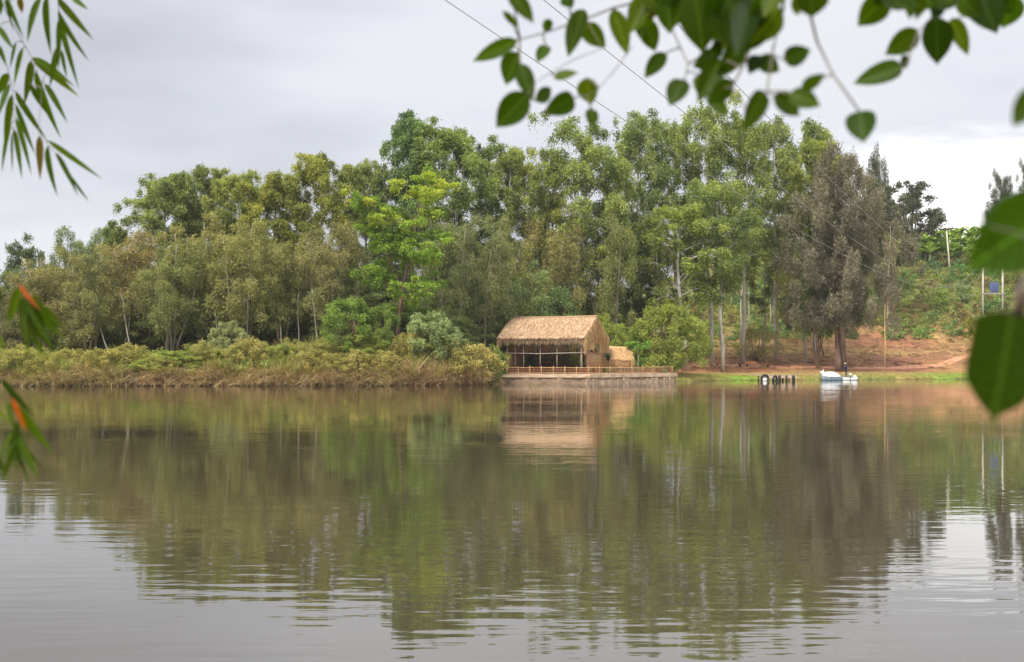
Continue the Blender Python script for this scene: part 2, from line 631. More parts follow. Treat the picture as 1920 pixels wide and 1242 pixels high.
def crown(name, clumps, per, L, W, droop, pal, seed, up=0.25, hang=0.0, mat=None, spread=0.16, outw=0.7):
    """clumps: rows of x,y,z,rx,rz,tone"""
    g = np.random.default_rng(seed)
    K = np.array(clumps, float)
    wgt = (K[:, 3] * (K[:, 3] + K[:, 4]))
    cnt = np.maximum(6, (per * len(K) * wgt / wgt.sum())).astype(int)
    idx = np.repeat(np.arange(len(K)), cnt)
    n = len(idx)
    d = unit(g.normal(size=(n, 3)))
    d[:, 2] = np.where(g.random(n) < up, np.abs(d[:, 2]), d[:, 2])
    rad = 0.35 + 0.65 * np.sqrt(g.random(n))
    # lumpy outline of every clump
    lump = 0.8 + 0.4 * np.sin(d[:, 0] * 5 + idx) * np.sin(d[:, 1] * 4 + idx * 2.1) + 0.12 * g.normal(size=n)
    off = d * (rad * lump)[:, None]
    off[:, :2] *= K[idx, 3][:, None]
    off[:, 2] *= K[idx, 4]
    if hang:
        off[:, 2] -= g.exponential(hang, n)
    cen = K[idx, :3] + off
    ax = unit(d * outw + g.normal(size=(n, 3)) * 0.8 + np.array([0, 0, -droop]))
    wd = unit(np.cross(ax, unit(g.normal(size=(n, 3)))))
    Ls = L * (0.6 + 0.8 * g.random(n))
    Ws = W * (0.6 + 0.8 * g.random(n))
    t = np.clip(K[idx, 5] + g.normal(size=n) * spread, 0, 1)
    pal = np.array(pal)
    xs = np.linspace(0, 1, len(pal))
    col = np.stack([np.interp(t, xs, pal[:, k]) for k in range(3)], 1)
    Vv, Qq, Cc = leaves(cen, ax, wd, Ls, Ws, col)
    return mesh_np(name, Vv, Qq, Cc, mat or M['leaf'])


EUC = [(0.07, 0.09, 0.038), (0.14, 0.17, 0.058), (0.215, 0.25, 0.08), (0.31, 0.335, 0.105)]
OLV = [(0.10, 0.105, 0.055), (0.17, 0.175, 0.075), (0.24, 0.235, 0.10), (0.31, 0.295, 0.13)]
BRN = [(0.10, 0.09, 0.065), (0.155, 0.14, 0.098), (0.215, 0.19, 0.135), (0.29, 0.255, 0.18)]
LIM = [(0.07, 0.115, 0.028), (0.145, 0.225, 0.036), (0.22, 0.31, 0.045), (0.37, 0.385, 0.055)]
DOM = [(0.10, 0.12, 0.032), (0.175, 0.205, 0.045), (0.24, 0.27, 0.058), (0.33, 0.33, 0.085)]
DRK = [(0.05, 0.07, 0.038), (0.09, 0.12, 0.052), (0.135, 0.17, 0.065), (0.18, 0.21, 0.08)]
GRY = [(0.10, 0.12, 0.07), (0.17, 0.19, 0.105), (0.235, 0.25, 0.14), (0.29, 0.30, 0.18)]
BNN = [(0.08, 0.14, 0.03), (0.16, 0.26, 0.04), (0.26, 0.36, 0.07), (0.38, 0.46, 0.12)]


def wander(rng, H, n, amp, lean=(0, 0)):
    pts, x, y = [], 0.0, 0.0
    for i in range(n + 1):
        t = i / n
        pts.append(Vector((x + lean[0] * t, y + lean[1] * t, H * t)))
        x += rng.uniform(-amp, amp)
        y += rng.uniform(-amp, amp)
    return pts


def along(pts, t):
    f = t * (len(pts) - 1)
    i = min(int(f), len(pts) - 2)
    return pts[i].lerp(pts[i + 1], f - i)


def make_tree(root_name, trunk_me, crown_me):
    r = empty(root_name)
    link('trunk', trunk_me, r)
    link('crown', crown_me, r)
    r.hide_render = False
    return r


def euc(seed, H=30.0, start=0.42, wid=1.0, per=300, limbs=22, pal=EUC, tone=(0.25, 0.8), r0=0.30):
    rng = random.Random(seed)
    tr = wander(rng, H * 0.97, 9, 0.28, (rng.uniform(-1.2, 1.2), rng.uniform(-1, 1)))
    mb = MB().tube(tr, [r0 * (1 - 0.82 * i / 9) for i in range(10)], 7)
    cl = []
    for k in range(limbs):
        t = start + (0.97 - start) * (k + rng.random() * 0.8) / limbs
        s = (t - start) / (1 - start)
        ln_ = wid * (1.6 + 3.6 * math.sin(math.pi * min(1, s * 0.85 + 0.12)) ** 0.9) * rng.uniform(0.7, 1.15)
        a = k * 2.4 + rng.uniform(-0.5, 0.5)
        e = R(rng.uniform(28, 58))
        b0 = along(tr, t)
        dirv = Vector((math.cos(a) * math.cos(e), math.sin(a) * math.cos(e), math.sin(e)))
        b1 = b0 + dirv * ln_ * 0.6
        b2 = b0 + dirv * ln_ + Vector((0, 0, -0.1 * ln_))
        rr = r0 * (1 - t) * 0.75 + 0.03
        mb.tube([b0, b1, b2], [rr, rr * 0.6, 0.02], 5, False)
        tn = rng.uniform(*tone)
        cl.append((b2.x, b2.y, b2.z, rng.uniform(0.9, 1.4) * wid ** 0.5, rng.uniform(0.8, 1.25), tn))
        for _ in range(7):
            q = b0.lerp(b2, rng.uniform(0.5, 1.15)) + Vector((rng.gauss(0, 1.15), rng.gauss(0, 1.15), rng.gauss(0.1, 1.0)))
            cl.append((q.x, q.y, q.z, rng.uniform(0.5, 1.05), rng.uniform(0.5, 1.0), tn + rng.uniform(-0.22, 0.22)))
            mb.tube([b1, q], [rr * 0.4, 0.015], 4, False)
    top = tr[-1]
    for _ in range(5):
        cl.append((top.x + rng.gauss(0, 0.7), top.y + rng.gauss(0, 0.7), top.z + rng.uniform(-1.8, 0.3), rng.uniform(0.8, 1.2), 1.1, rng.uniform(0.5, 0.85)))
    return (mb.mesh('euc_trunk', M['bark_pale'], True),
            crown('euc_crown', cl, per * 0.95, 0.38, 0.125, 0.9, pal, seed, up=0.4, hang=0.4, spread=0.22))


def olive(seed, H=17.0, start=0.30, wid=1.0, pal=OLV, per=270, stems=4, bark='bark_pale', tone=(0.25, 0.7), L=0.34, W=0.09, hang=0.45):
    rng = random.Random(seed)
    mb = MB()
    cl = []
    for s in range(stems):
        a = s * 2 * math.pi / stems + rng.random()
        sp = rng.uniform(0.8, 2.9) * wid
        h = H * rng.uniform(0.78, 0.98) if s else H * 0.98
        st = wander(rng, h, 7, 0.3, (math.cos(a) * sp, math.sin(a) * sp))
        off = Vector((math.cos(a) * 0.5, math.sin(a) * 0.5, 0))
        st = [p + off for p in st]
        mb.tube(st, [0.13 * (1 - 0.8 * i / 7) for i in range(8)], 6)
        for k in range(19):
            t = start + (1 - start) * (k + rng.random()) / 19
            u = (t - start) / (1 - start)
            b0 = along(st, min(t, 0.999))
            rr = (0.9 + 2.0 * math.sin(math.pi * min(1, 0.15 + 0.78 * u))) * wid
            an = rng.uniform(0, 6.28)
            q = b0 + Vector((math.cos(an) * rr * rng.uniform(0.2, 1), math.sin(an) * rr * rng.uniform(0.2, 1), rng.uniform(-0.3, 0.9)))
            cl.append((q.x, q.y, q.z, rng.uniform(0.6, 1.2) * (0.7 + 0.3 * wid), rng.uniform(0.6, 1.3), rng.uniform(*tone)))
            if k % 2 == 0:
                mb.tube([b0 - Vector((0, 0, 0.5)), q], [0.035, 0.012], 4, False)
    return (mb.mesh('stems', M[bark], True), crown('feathery_crown', cl, per * 1.15, L * 0.95, W * 0.9, 0.9, pal, seed, up=0.3, hang=hang, spread=0.24))


def bush(seed, H, Wd, pal, per=170, n=80, tone=(0.3, 0.75), L=0.26, W=0.12, flat=1.0, trunk=0.25, bark='bark_brown', lumpy=0.16, rx=0.13, stems=5, hang=0.12, low=0.12):
    """dome of foliage: clumps spread over and inside a half-ellipsoid"""
    rng = random.Random(seed)
    mb = MB()
    cl = []
    for k in range(n):
        z = rng.uniform(low, 1)
        a = k * 2.39996 + rng.random()
        r = math.sqrt(max(0, 1 - ((z - 0.42) / 0.60) ** 2)) if z > 0.42 else 0.75 + 0.25 * (z - low) / max(0.42 - low, 0.01)
        r *= rng.choice((1, 1, 1, 0.65, 0.35)) * rng.uniform(1 - lumpy, 1 + lumpy * 0.5)
        q = Vector((math.cos(a) * r * Wd / 2, math.sin(a) * r * Wd / 2, z * H * (1 - rng.random() * lumpy * 0.6)))
        c_ = rng.uniform(0.75, 1.25) * rx * Wd
        cl.append((q.x, q.y, q.z - c_ * 0.4, c_, c_ * 0.75 * flat, rng.uniform(*tone)))
        if k % max(1, n // (stems * 5)) == 0:
            s = (k % stems) * 2 * math.pi / stems
            b0 = Vector((math.cos(s) * 0.03 * Wd, math.sin(s) * 0.03 * Wd, -0.2))
            mid = b0.lerp(q, 0.45) + Vector((rng.gauss(0, 0.03 * Wd), rng.gauss(0, 0.03 * Wd), 0.12 * H))
            mb.tube([b0, mid, q], [0.02 * H * trunk * 4, 0.011 * H * trunk * 4, 0.01], 5, False)
    return (mb.mesh('branches', M[bark], True), crown('bush_crown', cl, per, L, W, 0.25, pal, seed, up=0.45, hang=hang))


def brown_tree(seed=5, H=27.0):
    rng = random.Random(seed)
    mb = MB()
    cl = []
    t1 = wander(rng, H * 0.93, 9, 0.07)
    mb.tube(t1, [0.66, 0.54, 0.40, 0.30, 0.22, 0.17, 0.13, 0.09, 0.06, 0.03], 10)
    t2 = [p + Vector((-0.95, -0.9, 0)) + Vector((-0.12, 0, 0)) * i for i, p in enumerate(wander(rng, H * 0.42, 8, 0.04, (0.5, 0.9)))]
    mb.tube(t2, [0.50, 0.42, 0.30, 0.2, 0.15, 0.12, 0.09, 0.06, 0.03], 9)
    leaders = [(0.2, 0, 1.0), (2.2, 0.5, 0.965), (-1.9, 0.2, 0.93), (2.6, -0.5, 0.90), (1.1, -1.2, 0.97), (-2.7, 0, 0.82), (3.4, 0, 0.76), (-0.9, 1.1, 0.95)]
    for lx, ly, lh in leaders:
        for k in range(27):
            t = 0.205 + (lh - 0.205) * (k + rng.random()) / 27
            s = (t - 0.16) / 0.84
            env = 6.6 * math.sin(math.pi * (0.22 + 0.70 * s)) ** 0.8
            a = rng.uniform(0, 6.28)
            rr = rng.uniform(0, 1.3) + 0.7
            x = lx * (0.5 + 0.5 * s) + math.cos(a) * rr
            y = ly + math.sin(a) * rr
            if s < 0.8:
                x += rng.uniform(-1, 1) * env * (0.78 if s < 0.55 else 0.5)
                y += rng.uniform(-1, 1) * env * 0.7
            q = (x, y, t * H)
            cl.append((*q, rng.uniform(0.8, 1.35), rng.uniform(1.2, 2.1), rng.uniform(0.2, 0.75)))
            if k % 2 == 0 and t > 0.3:
                b0 = along(t1, max(0.02, t - 0.09))
                mb.tube([b0, Vector(q)], [0.07 * (1.1 - t), 0.02], 4, False)
    return (mb.mesh('brown_trunk', M['bark_brown'], True), crown('brown_crown', cl, 420, 0.40, 0.09, -0.45, BRN, seed, up=0.3, spread=0.22, outw=0.9))


def lime_tree(seed=8, H=20.0):
    rng = random.Random(seed)
    mb = MB()
    tr = wander(rng, H * 0.96, 8, 0.15, (3.2, 0))
    mb.tube(tr, [0.24, 0.21, 0.19, 0.16, 0.13, 0.10, 0.07, 0.05, 0.03], 7)
    t2 = [along(tr, 0.35), along(tr, 0.35) + Vector((-1.3, 0.2, 3.0)), along(tr, 0.35) + Vector((-2.6, 0, 6.6)), along(tr, 0.35) + Vector((-3.0, 0, 9.3))]
    mb.tube(t2, [0.13, 0.1, 0.07, 0.03], 6)
    cl = []
    for k in range(46):
        second = k % 3 == 0
        t = 0.12 + 0.86 * (k + rng.random() * 0.8) / 46
        ax_pts = t2 if second else tr
        b0 = along(ax_pts, min(t, 0.99))
        env = 3.0 * rng.uniform(0.6, 1.1) if second else 5.0 * math.sin(math.pi * min(1.0, 0.30 + 0.60 * t)) ** 0.9 * rng.uniform(0.55, 1.15)
        a = rng.uniform(0, 6.28)
        tip = b0 + Vector((math.cos(a) * env, math.sin(a) * env, rng.uniform(0.5, 2.0)))
        mb.tube([b0 - Vector((0, 0, 0.4)), b0.lerp(tip, 0.5) + Vector((0, 0, 0.25)), tip], [0.06, 0.04, 0.015], 5, False)
        tn = rng.uniform(0.3, 0.65) + (0.35 if (t > 0.66 and rng.random() < 0.45) else 0)
        for j in range(5):
            q = b0.lerp(tip, 0.4 + 0.65 * j / 4) + Vector((rng.gauss(0, 0.6), rng.gauss(0, 0.7), rng.gauss(0, 0.35)))
            cl.append((q.x, q.y, q.z, rng.uniform(0.55, 1.1), rng.uniform(0.22, 0.45), tn + rng.uniform(-0.15, 0.15)))
    return (mb.mesh('lime_trunk', M['bark_brown'], True), crown('lime_crown', cl, 150, 0.32, 0.15, 0.2, LIM, seed, up=0.5, hang=0.15))


def banana(seed):
    rng = random.Random(seed)
    mb = MB().tube([(0, 0, 0), (0.05, 0, 1.2), (0.0, 0.05, 2.2)], [0.2, 0.16, 0.1], 7)
    Vv, Ff, Cc = [], [], []
    for k in range(10):
        a = k * 2.4 + rng.random()
        el_ = R(rng.uniform(48, 84))
        Ln = rng.uniform(1.9, 2.7)
        w = rng.uniform(0.28, 0.38)
        base = len(Vv)
        t = rng.uniform(0.2, 1)
        col = [np.interp(t, [0, 0.33, 0.66, 1], [p[i] for p in BNN]) for i in range(3)]
        for s in range(7):
            u = s / 6
            r = Ln * (math.cos(el_) * u + 0.22 * u * u)
            z = 2.0 + Ln * (math.sin(el_) * u - 0.42 * u * u)
            wd_ = w * math.sin(math.pi * (0.12 + 0.86 * u)) ** 0.7
            c0 = Vector((math.cos(a) * r, math.sin(a) * r, z))
            sd_ = Vector((-math.sin(a), math.cos(a), 0)) * wd_
            for v in (c0 - sd_ - Vector((0, 0, wd_ * 0.35)), c0, c0 + sd_ - Vector((0, 0, wd_ * 0.35))):
                Vv.append(v)
                Cc.append(col)
        for s in range(6):
            b_ = base + s * 3
            Ff += [(b_, b_ + 1, b_ + 4, b_ + 3), (b_ + 1, b_ + 2, b_ + 5, b_ + 4)]
    return mb.mesh('banana_stem', M['banana_stem'], True), mesh_np('banana_leaves', [tuple(v) for v in Vv], Ff, Cc, M['leaf'])


M['banana_stem'] = noise_mat('banana_stem', (0.12, 0.12, 0.05), (0.24, 0.22, 0.10), 3.0)

# prototypes (mesh pairs)
PT = {}
PT['euc'] = [euc(11, start=0.36, per=180, limbs=18), euc(12, wid=1.1, start=0.4, per=185, limbs=19), euc(13, start=0.34, per=180, limbs=18), euc(14, wid=0.9, start=0.36, per=185, limbs=19), euc(15, start=0.42, wid=1.05, per=185, limbs=18)]
PT['euc_full'] = [euc(21, start=0.16, wid=1.2, limbs=32, per=330), euc(22, start=0.14, wid=1.25, limbs=32, per=330), euc(23, start=0.18, wid=1.15, limbs=30, per=330)]
PT['euc_sparse'] = [euc(31, start=0.42, wid=0.8, limbs=13, per=210), euc(32, start=0.38, wid=0.85, limbs=14, per=200)]
PT['euc_narrow'] = [euc(41, start=0.2, wid=0.62, limbs=22, per=300)]
PT['olive'] = [olive(51), olive(52, stems=3), olive(53, stems=5, wid=1.15), olive(54, start=0.4)]
PT['olive_low'] = [olive(61, start=0.12, stems=4, wid=1.05), olive(62, start=0.1, stems=5, wid=1.2)]
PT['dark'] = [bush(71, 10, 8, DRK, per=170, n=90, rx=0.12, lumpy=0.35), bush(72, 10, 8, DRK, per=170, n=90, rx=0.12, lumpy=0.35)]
PT['dark_round'] = [bush(75, 14, 10, DRK, per=230, n=80, rx=0.12, lumpy=0.3, low=0.4, L=0.36, W=0.16, trunk=0.09, stems=2)]
PT['dome'] = [bush(81, 7.5, 9.5, DOM, per=200, n=120, rx=0.09, trunk=0.3, tone=(0.3, 0.8), low=0.2), bush(82, 7, 8, DOM, per=190, n=100, rx=0.1, lumpy=0.3, low=0.15)]
PT['green'] = [bush(85, 7, 7, EUC, per=180, n=80, rx=0.11, lumpy=0.35, tone=(0.4, 0.9), low=0.05), bush(86, 7, 6, EUC, per=180, n=80, rx=0.12, lumpy=0.4, tone=(0.4, 0.9), low=0.05)]
PT['grey'] = [bush(91, 5.2, 7, GRY, per=190, n=90, rx=0.09, lumpy=0.35, L=0.3, W=0.13, trunk=0.2, low=0.1)]
PT['ochre'] = [bush(95, 4, 6, [(0.10, 0.10, 0.04), (0.18, 0.17, 0.06), (0.26, 0.22, 0.09), (0.32, 0.27, 0.12)], per=150, n=70, rx=0.1, lumpy=0.3, low=0.05, hang=0.3)]
PT['wispy'] = [bush(97, 5, 6, [(0.12, 0.11, 0.05), (0.20, 0.19, 0.075), (0.27, 0.25, 0.10), (0.33, 0.29, 0.12)], per=70, n=60, rx=0.1, lumpy=0.4, L=0.28, W=0.07, low=0.15, trunk=0.12)]
PT['hilltree'] = [bush(101, 13, 9, [(0.05, 0.05, 0.04), (0.085, 0.09, 0.06), (0.125, 0.13, 0.08), (0.17, 0.17, 0.11)], per=120, n=75, rx=0.095, lumpy=0.35, L=0.42, W=0.17, low=0.38, trunk=0.16, stems=3),
                  olive(103, H=15, start=0.35, pal=[(0.05, 0.05, 0.04), (0.085, 0.09, 0.06), (0.125, 0.13, 0.08), (0.17, 0.17, 0.11)], bark='bark_brown')]
PT['brown'] = [brown_tree()]
PT['lime'] = [lime_tree()]
PT['coffee'] = [bush(111 + i, 1.9, 2.4, pal_, per=26, n=24, rx=0.17, lumpy=0.3, L=0.28, W=0.14, low=0.05, stems=2)
                for i, pal_ in enumerate((EUC, DOM, DRK, OLV))]
REFH = {'euc': 30, 'euc_full': 30, 'euc_sparse': 30, 'euc_narrow': 30, 'olive': 17, 'olive_low': 17, 'dark': 10, 'dark_round': 14, 'dome': 7.5, 'green': 7,
        'grey': 5.2, 'ochre': 4, 'wispy': 5, 'hilltree': 13, 'brown': 27, 'lime': 20, 'coffee': 1.9}
REFW = {'euc': 9.5, 'euc_full': 11, 'euc_sparse': 8, 'euc_narrow': 7, 'olive': 8, 'olive_low': 9, 'dark': 8, 'dark_round': 10, 'dome': 9.5, 'green': 7,
        'grey': 7, 'ochre': 6, 'wispy': 6, 'hilltree': 9, 'brown': 13, 'lime': 11.5, 'coffee': 2.4}
TRN = random.Random(99)


def plant(kind, px, ytop, wpx, Y, label, cat='tree', name=None, var=None, color=(1, 1, 1), rz=None, ztop=None, group=None, bark=(1, 1, 1)):
    x = (px - 960.0) / F * Y
    z = tz(x, Y)
    H = CAMH + (HZ - ytop) / F * Y - z
    v = PT[kind][(var if var is not None else TRN.randrange(99)) % len(PT[kind])]
    s = H / (REFH[kind] * (1.035 if kind in ('euc', 'euc_full', 'euc_sparse', 'euc_narrow', 'olive', 'olive_low') else 1.0))
    wpx *= {'euc': 1.2, 'euc_full': 1.18, 'euc_sparse': 1.15, 'olive': 1.3, 'olive_low': 1.3, 'brown': 1.15}.get(kind, 1.0)
    w = (wpx / F * Y) / REFW[kind]
    r = empty(name or ('bush' if cat == 'bush' else 'tree'), (x, Y, z - 0.1), rz if rz is not None else TRN.uniform(0, 6.28))
    r.scale = (w, w, s)
    link('trunk' if cat == 'tree' else 'branches', v[0], r, color=(*bark, 1))
    link('crown', v[1], r, color=(*color, 1))
    tag(r, label, cat, group)
    return r


exec_trees = [
    # --- tall eucalyptus along the back, left to right
    ('euc_full', 300, 320, 135, 172, 'tall broad-crowned eucalyptus at the left end of the high canopy, sky under its left edge', 0, (1, 1, 1)),
    ('euc_full', 372, 312, 110, 176, 'tall eucalyptus second from the left end of the high canopy, behind olive thicket', 1, (1.05, 1, 1)),
    ('euc_full', 443, 311, 105, 172, 'tall eucalyptus with small knob at its top above the pale leaning trunks', 2, (1.1, 1.05, 0.9)),
    ('euc_full', 515, 322, 125, 170, 'round-topped yellowish eucalyptus left of the notch in the left canopy', 0, (1.25, 1.1, 0.85)),
    ('euc_full', 608, 290, 115, 170, 'tall eucalyptus with golden-green peaked top left of the bright lime tree', 1, (1.2, 1.08, 0.85)),
    ('euc_full', 685, 290, 105, 174, 'dull green eucalyptus between the golden peaked top and the dark tall spire', 2, (0.95, 0.95, 1.0)),
    ('euc_narrow', 765, 194, 105, 176, 'dark narrow eucalyptus spire rising highest above the lime tree', 0, (0.72, 0.88, 1.0)),
    ('euc_full', 850, 226, 150, 176, 'big rounded eucalyptus crown right beside the tallest dark spire', 0, (0.95, 1.02, 0.95)),
    ('euc_sparse', 935, 248, 100, 180, 'slender open eucalyptus with bare pale trunk against a sky gap', 0, (1.1, 1.08, 0.95)),
    ('euc', 990, 290, 105, 184, 'lower yellowish eucalyptus behind left half of the thatched hut', 1, (1.25, 1.15, 0.9)),
    ('euc_sparse', 1030, 262, 70, 188, 'thin eucalyptus just left of the broad crown behind the hut', 1, (1.0, 1.0, 1.0)),
    ('euc', 1092, 220, 140, 186, 'broad pale green eucalyptus rising directly behind the thatched hut', 0, (1.2, 1.2, 1.05)),
    ('euc_sparse', 1150, 275, 85, 184, 'small open eucalyptus with long bare white trunk right of the hut roof', 1, (1.15, 1.15, 1.0)),
    ('euc', 1205, 197, 115, 196, 'tall grey-green eucalyptus with dense leafy top and bare lower trunk above the round lime bush', 3, (1.1, 1.12, 1.15)),
    ('euc', 1272, 203, 110, 198, 'tall eucalyptus second right of the hut, sky speckling its upper crown', 2, (1.05, 1.08, 1.0)),
    ('euc', 1335, 180, 115, 196, 'tall eucalyptus reaching up into the overhanging leaves, slightly left of the three white trunks', 4, (1.08, 1.08, 0.95)),
    ('euc', 1395, 200, 105, 200, 'tall eucalyptus standing on the three close white trunks', 3, (1.15, 1.15, 0.98)),
    ('euc_sparse', 1455, 192, 105, 206, 'sparse grey eucalyptus with much sky showing through, left of the brown conifer', 0, (1.05, 1.05, 1.15)),
    ('euc_full', 1512, 262, 110, 204, 'light green eucalyptus pressed against the left side of the brown conifer', 1, (1.25, 1.2, 0.9)),
    ('euc_sparse', 1525, 215, 100, 214, 'pale tall eucalyptus top rising behind the brown conifer', 1, (1.1, 1.1, 1.05)),
    # --- second line
    ('euc', 1282, 368, 150, 186, 'bushy mid-height eucalyptus, bright lower crown above the round lime bush', 2, (1.15, 1.15, 0.85)),
    ('euc_full', 1192, 440, 80, 190, 'dark green mid-height tree between white trunk and bright bushy crown', 0, (0.8, 0.9, 0.9)),
    ('euc', 1355, 330, 115, 189, 'eucalyptus with brownish bare trunk standing on the bare red bank', 1, (0.95, 1.0, 0.9)),
    ('euc', 1430, 420, 90, 212, 'mid-height green tree filling in behind the white trunks', 2, (0.9, 1.0, 0.85)),
    ('dark_round', 1530, 470, 115, 200, 'dark leafy tree with thin forked trunk at the left foot of the brown conifer', 0, (1.1, 1.1, 1.0)),
    ('olive', 1130, 380, 100, 182, 'olive feathery tree behind the right half of the hut roof', 0, (0.95, 1.0, 0.8)),
    ('olive', 1035, 388, 115, 178, 'brownish olive feathery tree behind the left half of the hut roof', 1, (1.1, 1.0, 0.85)),
    ('olive', 965, 440, 95, 172, 'olive feathery tree above the left end of the hut', 2, (1.05, 1.05, 0.85)),
    ('olive_low', 905, 390, 110, 165, 'dense olive tree with grey trunks midway between lime tree and hut', 0, (0.9, 0.95, 0.9)),
    ('olive_low', 845, 372, 110, 162, 'dense olive tree directly right of the bright lime tree', 1, (0.85, 0.92, 0.9)),
    # --- left thicket
    ('dark_round', 50, 437, 90, 190, 'dark round-headed tree at the far left of the skyline', 0, (0.9, 0.9, 1.0)),
    ('olive', 128, 432, 75, 182, 'small loose tree second on the far-left skyline', 3, (0.8, 0.95, 0.8)),
    ('olive', 172, 419, 80, 182, 'peaked dark tree third on the far-left skyline', 0, (0.7, 0.88, 0.75)),
    ('euc_narrow', 207, 408, 42, 176, 'slim upright tree standing alone in the notch of the far-left skyline', 0, (0.85, 0.95, 0.9)),
    ('olive_low', 20, 498, 120, 152, 'brownish thicket tree at the left frame edge behind hanging bamboo tips', 0, (1.0, 0.95, 0.9)),
    ('olive_low', 95, 468, 125, 154, 'brown-tinged feathery tree, second thicket tree from the left frame edge', 1, (1.12, 0.98, 0.92)),
    ('olive_low', 165, 455, 115, 152, 'feathery tree with thin pale leaning stems, third from the left frame edge', 0, (1.0, 0.98, 0.88)),
    ('olive', 248, 411, 125, 156, 'reddish-grey rounded feathery tree just left of the high canopy end', 1, (1.2, 1.0, 0.95)),
    ('olive', 318, 440, 105, 151, 'feathery tree with one pale trunk leaning to the right', 2, (0.95, 1.0, 0.85)),
    ('olive', 395, 396, 130, 155, 'tall sandy-olive feathery tree with pale upper crown in the left thicket', 3, (1.2, 1.12, 0.95)),
    ('olive', 455, 408, 105, 151, 'feathery olive tree above the cluster of white stems', 0, (1.12, 1.1, 0.9)),
    ('olive', 525, 425, 105, 154, 'feathery olive tree with bare white trunk right of the stem cluster', 1, (1.0, 1.0, 0.85)),
    ('olive', 592, 408, 110, 156, 'greyish feathery tree with pinkish top left of the lime tree', 2, (1.1, 1.02, 1.0)),
    ('olive_low', 655, 470, 85, 156, 'dull feathery tree tucked behind the left side of the lime tree', 1, (0.85, 0.92, 0.85)),
    ('green', 655, 545, 105, 147.5, 'fresh green leafy bush at the left foot of the lime tree', 0, (0.72, 0.88, 0.6)),
    ('green', 715, 560, 80, 148, 'mid green bush under the lime tree beside its trunk', 1, (0.7, 0.82, 0.6)),
    ('lime', 742, 318, 190, 150.5, 'bright lime-green tree with layered flat sprays of leaves', 0, (1, 1, 1)),
    ('grey', 812, 578, 122, 148, 'grey-green open rounded bush above the reeds left of the hut', 0, (1.1, 1.2, 0.9)),
    ('ochre', 872, 634, 115, 147.5, 'ochre-green drooping bush in the reeds nearest the hut', 0, (1.5, 1.45, 1.3)),
    ('grey', 430, 598, 75, 148.5, 'small pale drooping sapling in front of the white stem cluster', 0, (1.3, 1.3, 1.0)),
    ('green', 915, 640, 75, 150, 'low dark olive shrub against the left side of the hut platform', 1, (0.8, 0.85, 0.7)),
    # --- behind and beside the hut
    ('dark', 985, 478, 125, 172, 'dark green bushy tree rising behind the hut ridge, left part', 0, (1.6, 1.6, 1.5)),
    ('dark', 1050, 520, 100, 176, 'dark green bushy tree behind the middle of the hut ridge', 1, (1.4, 1.5, 1.4)),
    ('dome', 1128, 572, 120, 172, 'yellow-green bush touching the right end of the hut ridge', 1, (0.95, 1.0, 0.9)),
    ('dome', 1255, 566, 150, 175.5, 'large round lime-green bush right of the hut above the deck railing', 0, (1, 1, 1)),
    ('dome', 1188, 598, 70, 178, 'darker green bush squeezed between the yellow-green and the large round bush', 1, (0.7, 0.85, 0.7)),
    ('wispy', 1418, 600, 92, 201.5, 'wispy olive shrub on the bare bank in front of the white trunks', 0, (1, 1, 1)),
    # --- conifer and hill
    ('brown', 1578, 284, 172, 196, 'huge brown-grey conifer on a thick twin trunk near the boat', 0, (1, 1, 1)),
    ('hilltree', 1665, 318, 115, 250, 'dark open tree behind the right shoulder of the brown conifer', 0, (0.95, 0.95, 0.95)),
    ('hilltree', 1706, 330, 125, 300, 'dark flat-topped tree on the hill crest against the white sky', 0, (0.8, 0.8, 0.85)),
    ('hilltree', 1640, 320, 70, 262, 'dark leafy tree half hidden behind the conifer near the hill crest', 1, (0.85, 0.85, 0.85)),
    ('hilltree', 1878, 345, 62, 300, 'dark feathery tree on the crest above the big blurred leaf', 1, (0.75, 0.8, 0.85)),
    ('hilltree', 1930, 330, 60, 300, 'dark tree on the crest cut by the right frame edge', 1, (0.75, 0.8, 0.85)),
]
for kind, px, yt, w, Y, lab, var, colr in exec_trees:
    small = kind in ('green', 'grey', 'ochre', 'dome', 'wispy', 'dark')
    nm = {'euc': 'eucalyptus_tree', 'euc_full': 'eucalyptus_tree', 'euc_sparse': 'eucalyptus_tree', 'euc_narrow': 'eucalyptus_tree', 'olive': 'feathery_tree',
          'olive_low': 'feathery_tree', 'brown': 'conifer_tree', 'lime': 'lime_green_tree', 'dark_round': 'leafy_tree', 'hilltree': 'hill_tree'}.get(kind, 'bush')
    bk = (1, 1, 1)
    if kind.startswith('olive'):
        bk = (0.5, 0.46, 0.40)
    plant(kind, px, yt, w, Y, lab, 'bush' if small else 'tree', nm, var, colr, bark=bk, rz=0.3 if kind in ('brown', 'lime') else None)

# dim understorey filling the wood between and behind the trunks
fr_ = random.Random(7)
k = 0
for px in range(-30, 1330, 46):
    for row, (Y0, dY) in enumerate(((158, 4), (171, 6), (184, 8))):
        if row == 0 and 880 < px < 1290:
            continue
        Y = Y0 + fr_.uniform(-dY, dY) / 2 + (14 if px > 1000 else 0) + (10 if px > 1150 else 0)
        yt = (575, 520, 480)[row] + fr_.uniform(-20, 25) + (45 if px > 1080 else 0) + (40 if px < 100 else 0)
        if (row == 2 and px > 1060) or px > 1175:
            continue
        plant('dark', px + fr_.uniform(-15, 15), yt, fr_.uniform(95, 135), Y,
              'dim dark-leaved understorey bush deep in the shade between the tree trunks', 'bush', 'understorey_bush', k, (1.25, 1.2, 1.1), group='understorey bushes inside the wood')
        k += 1
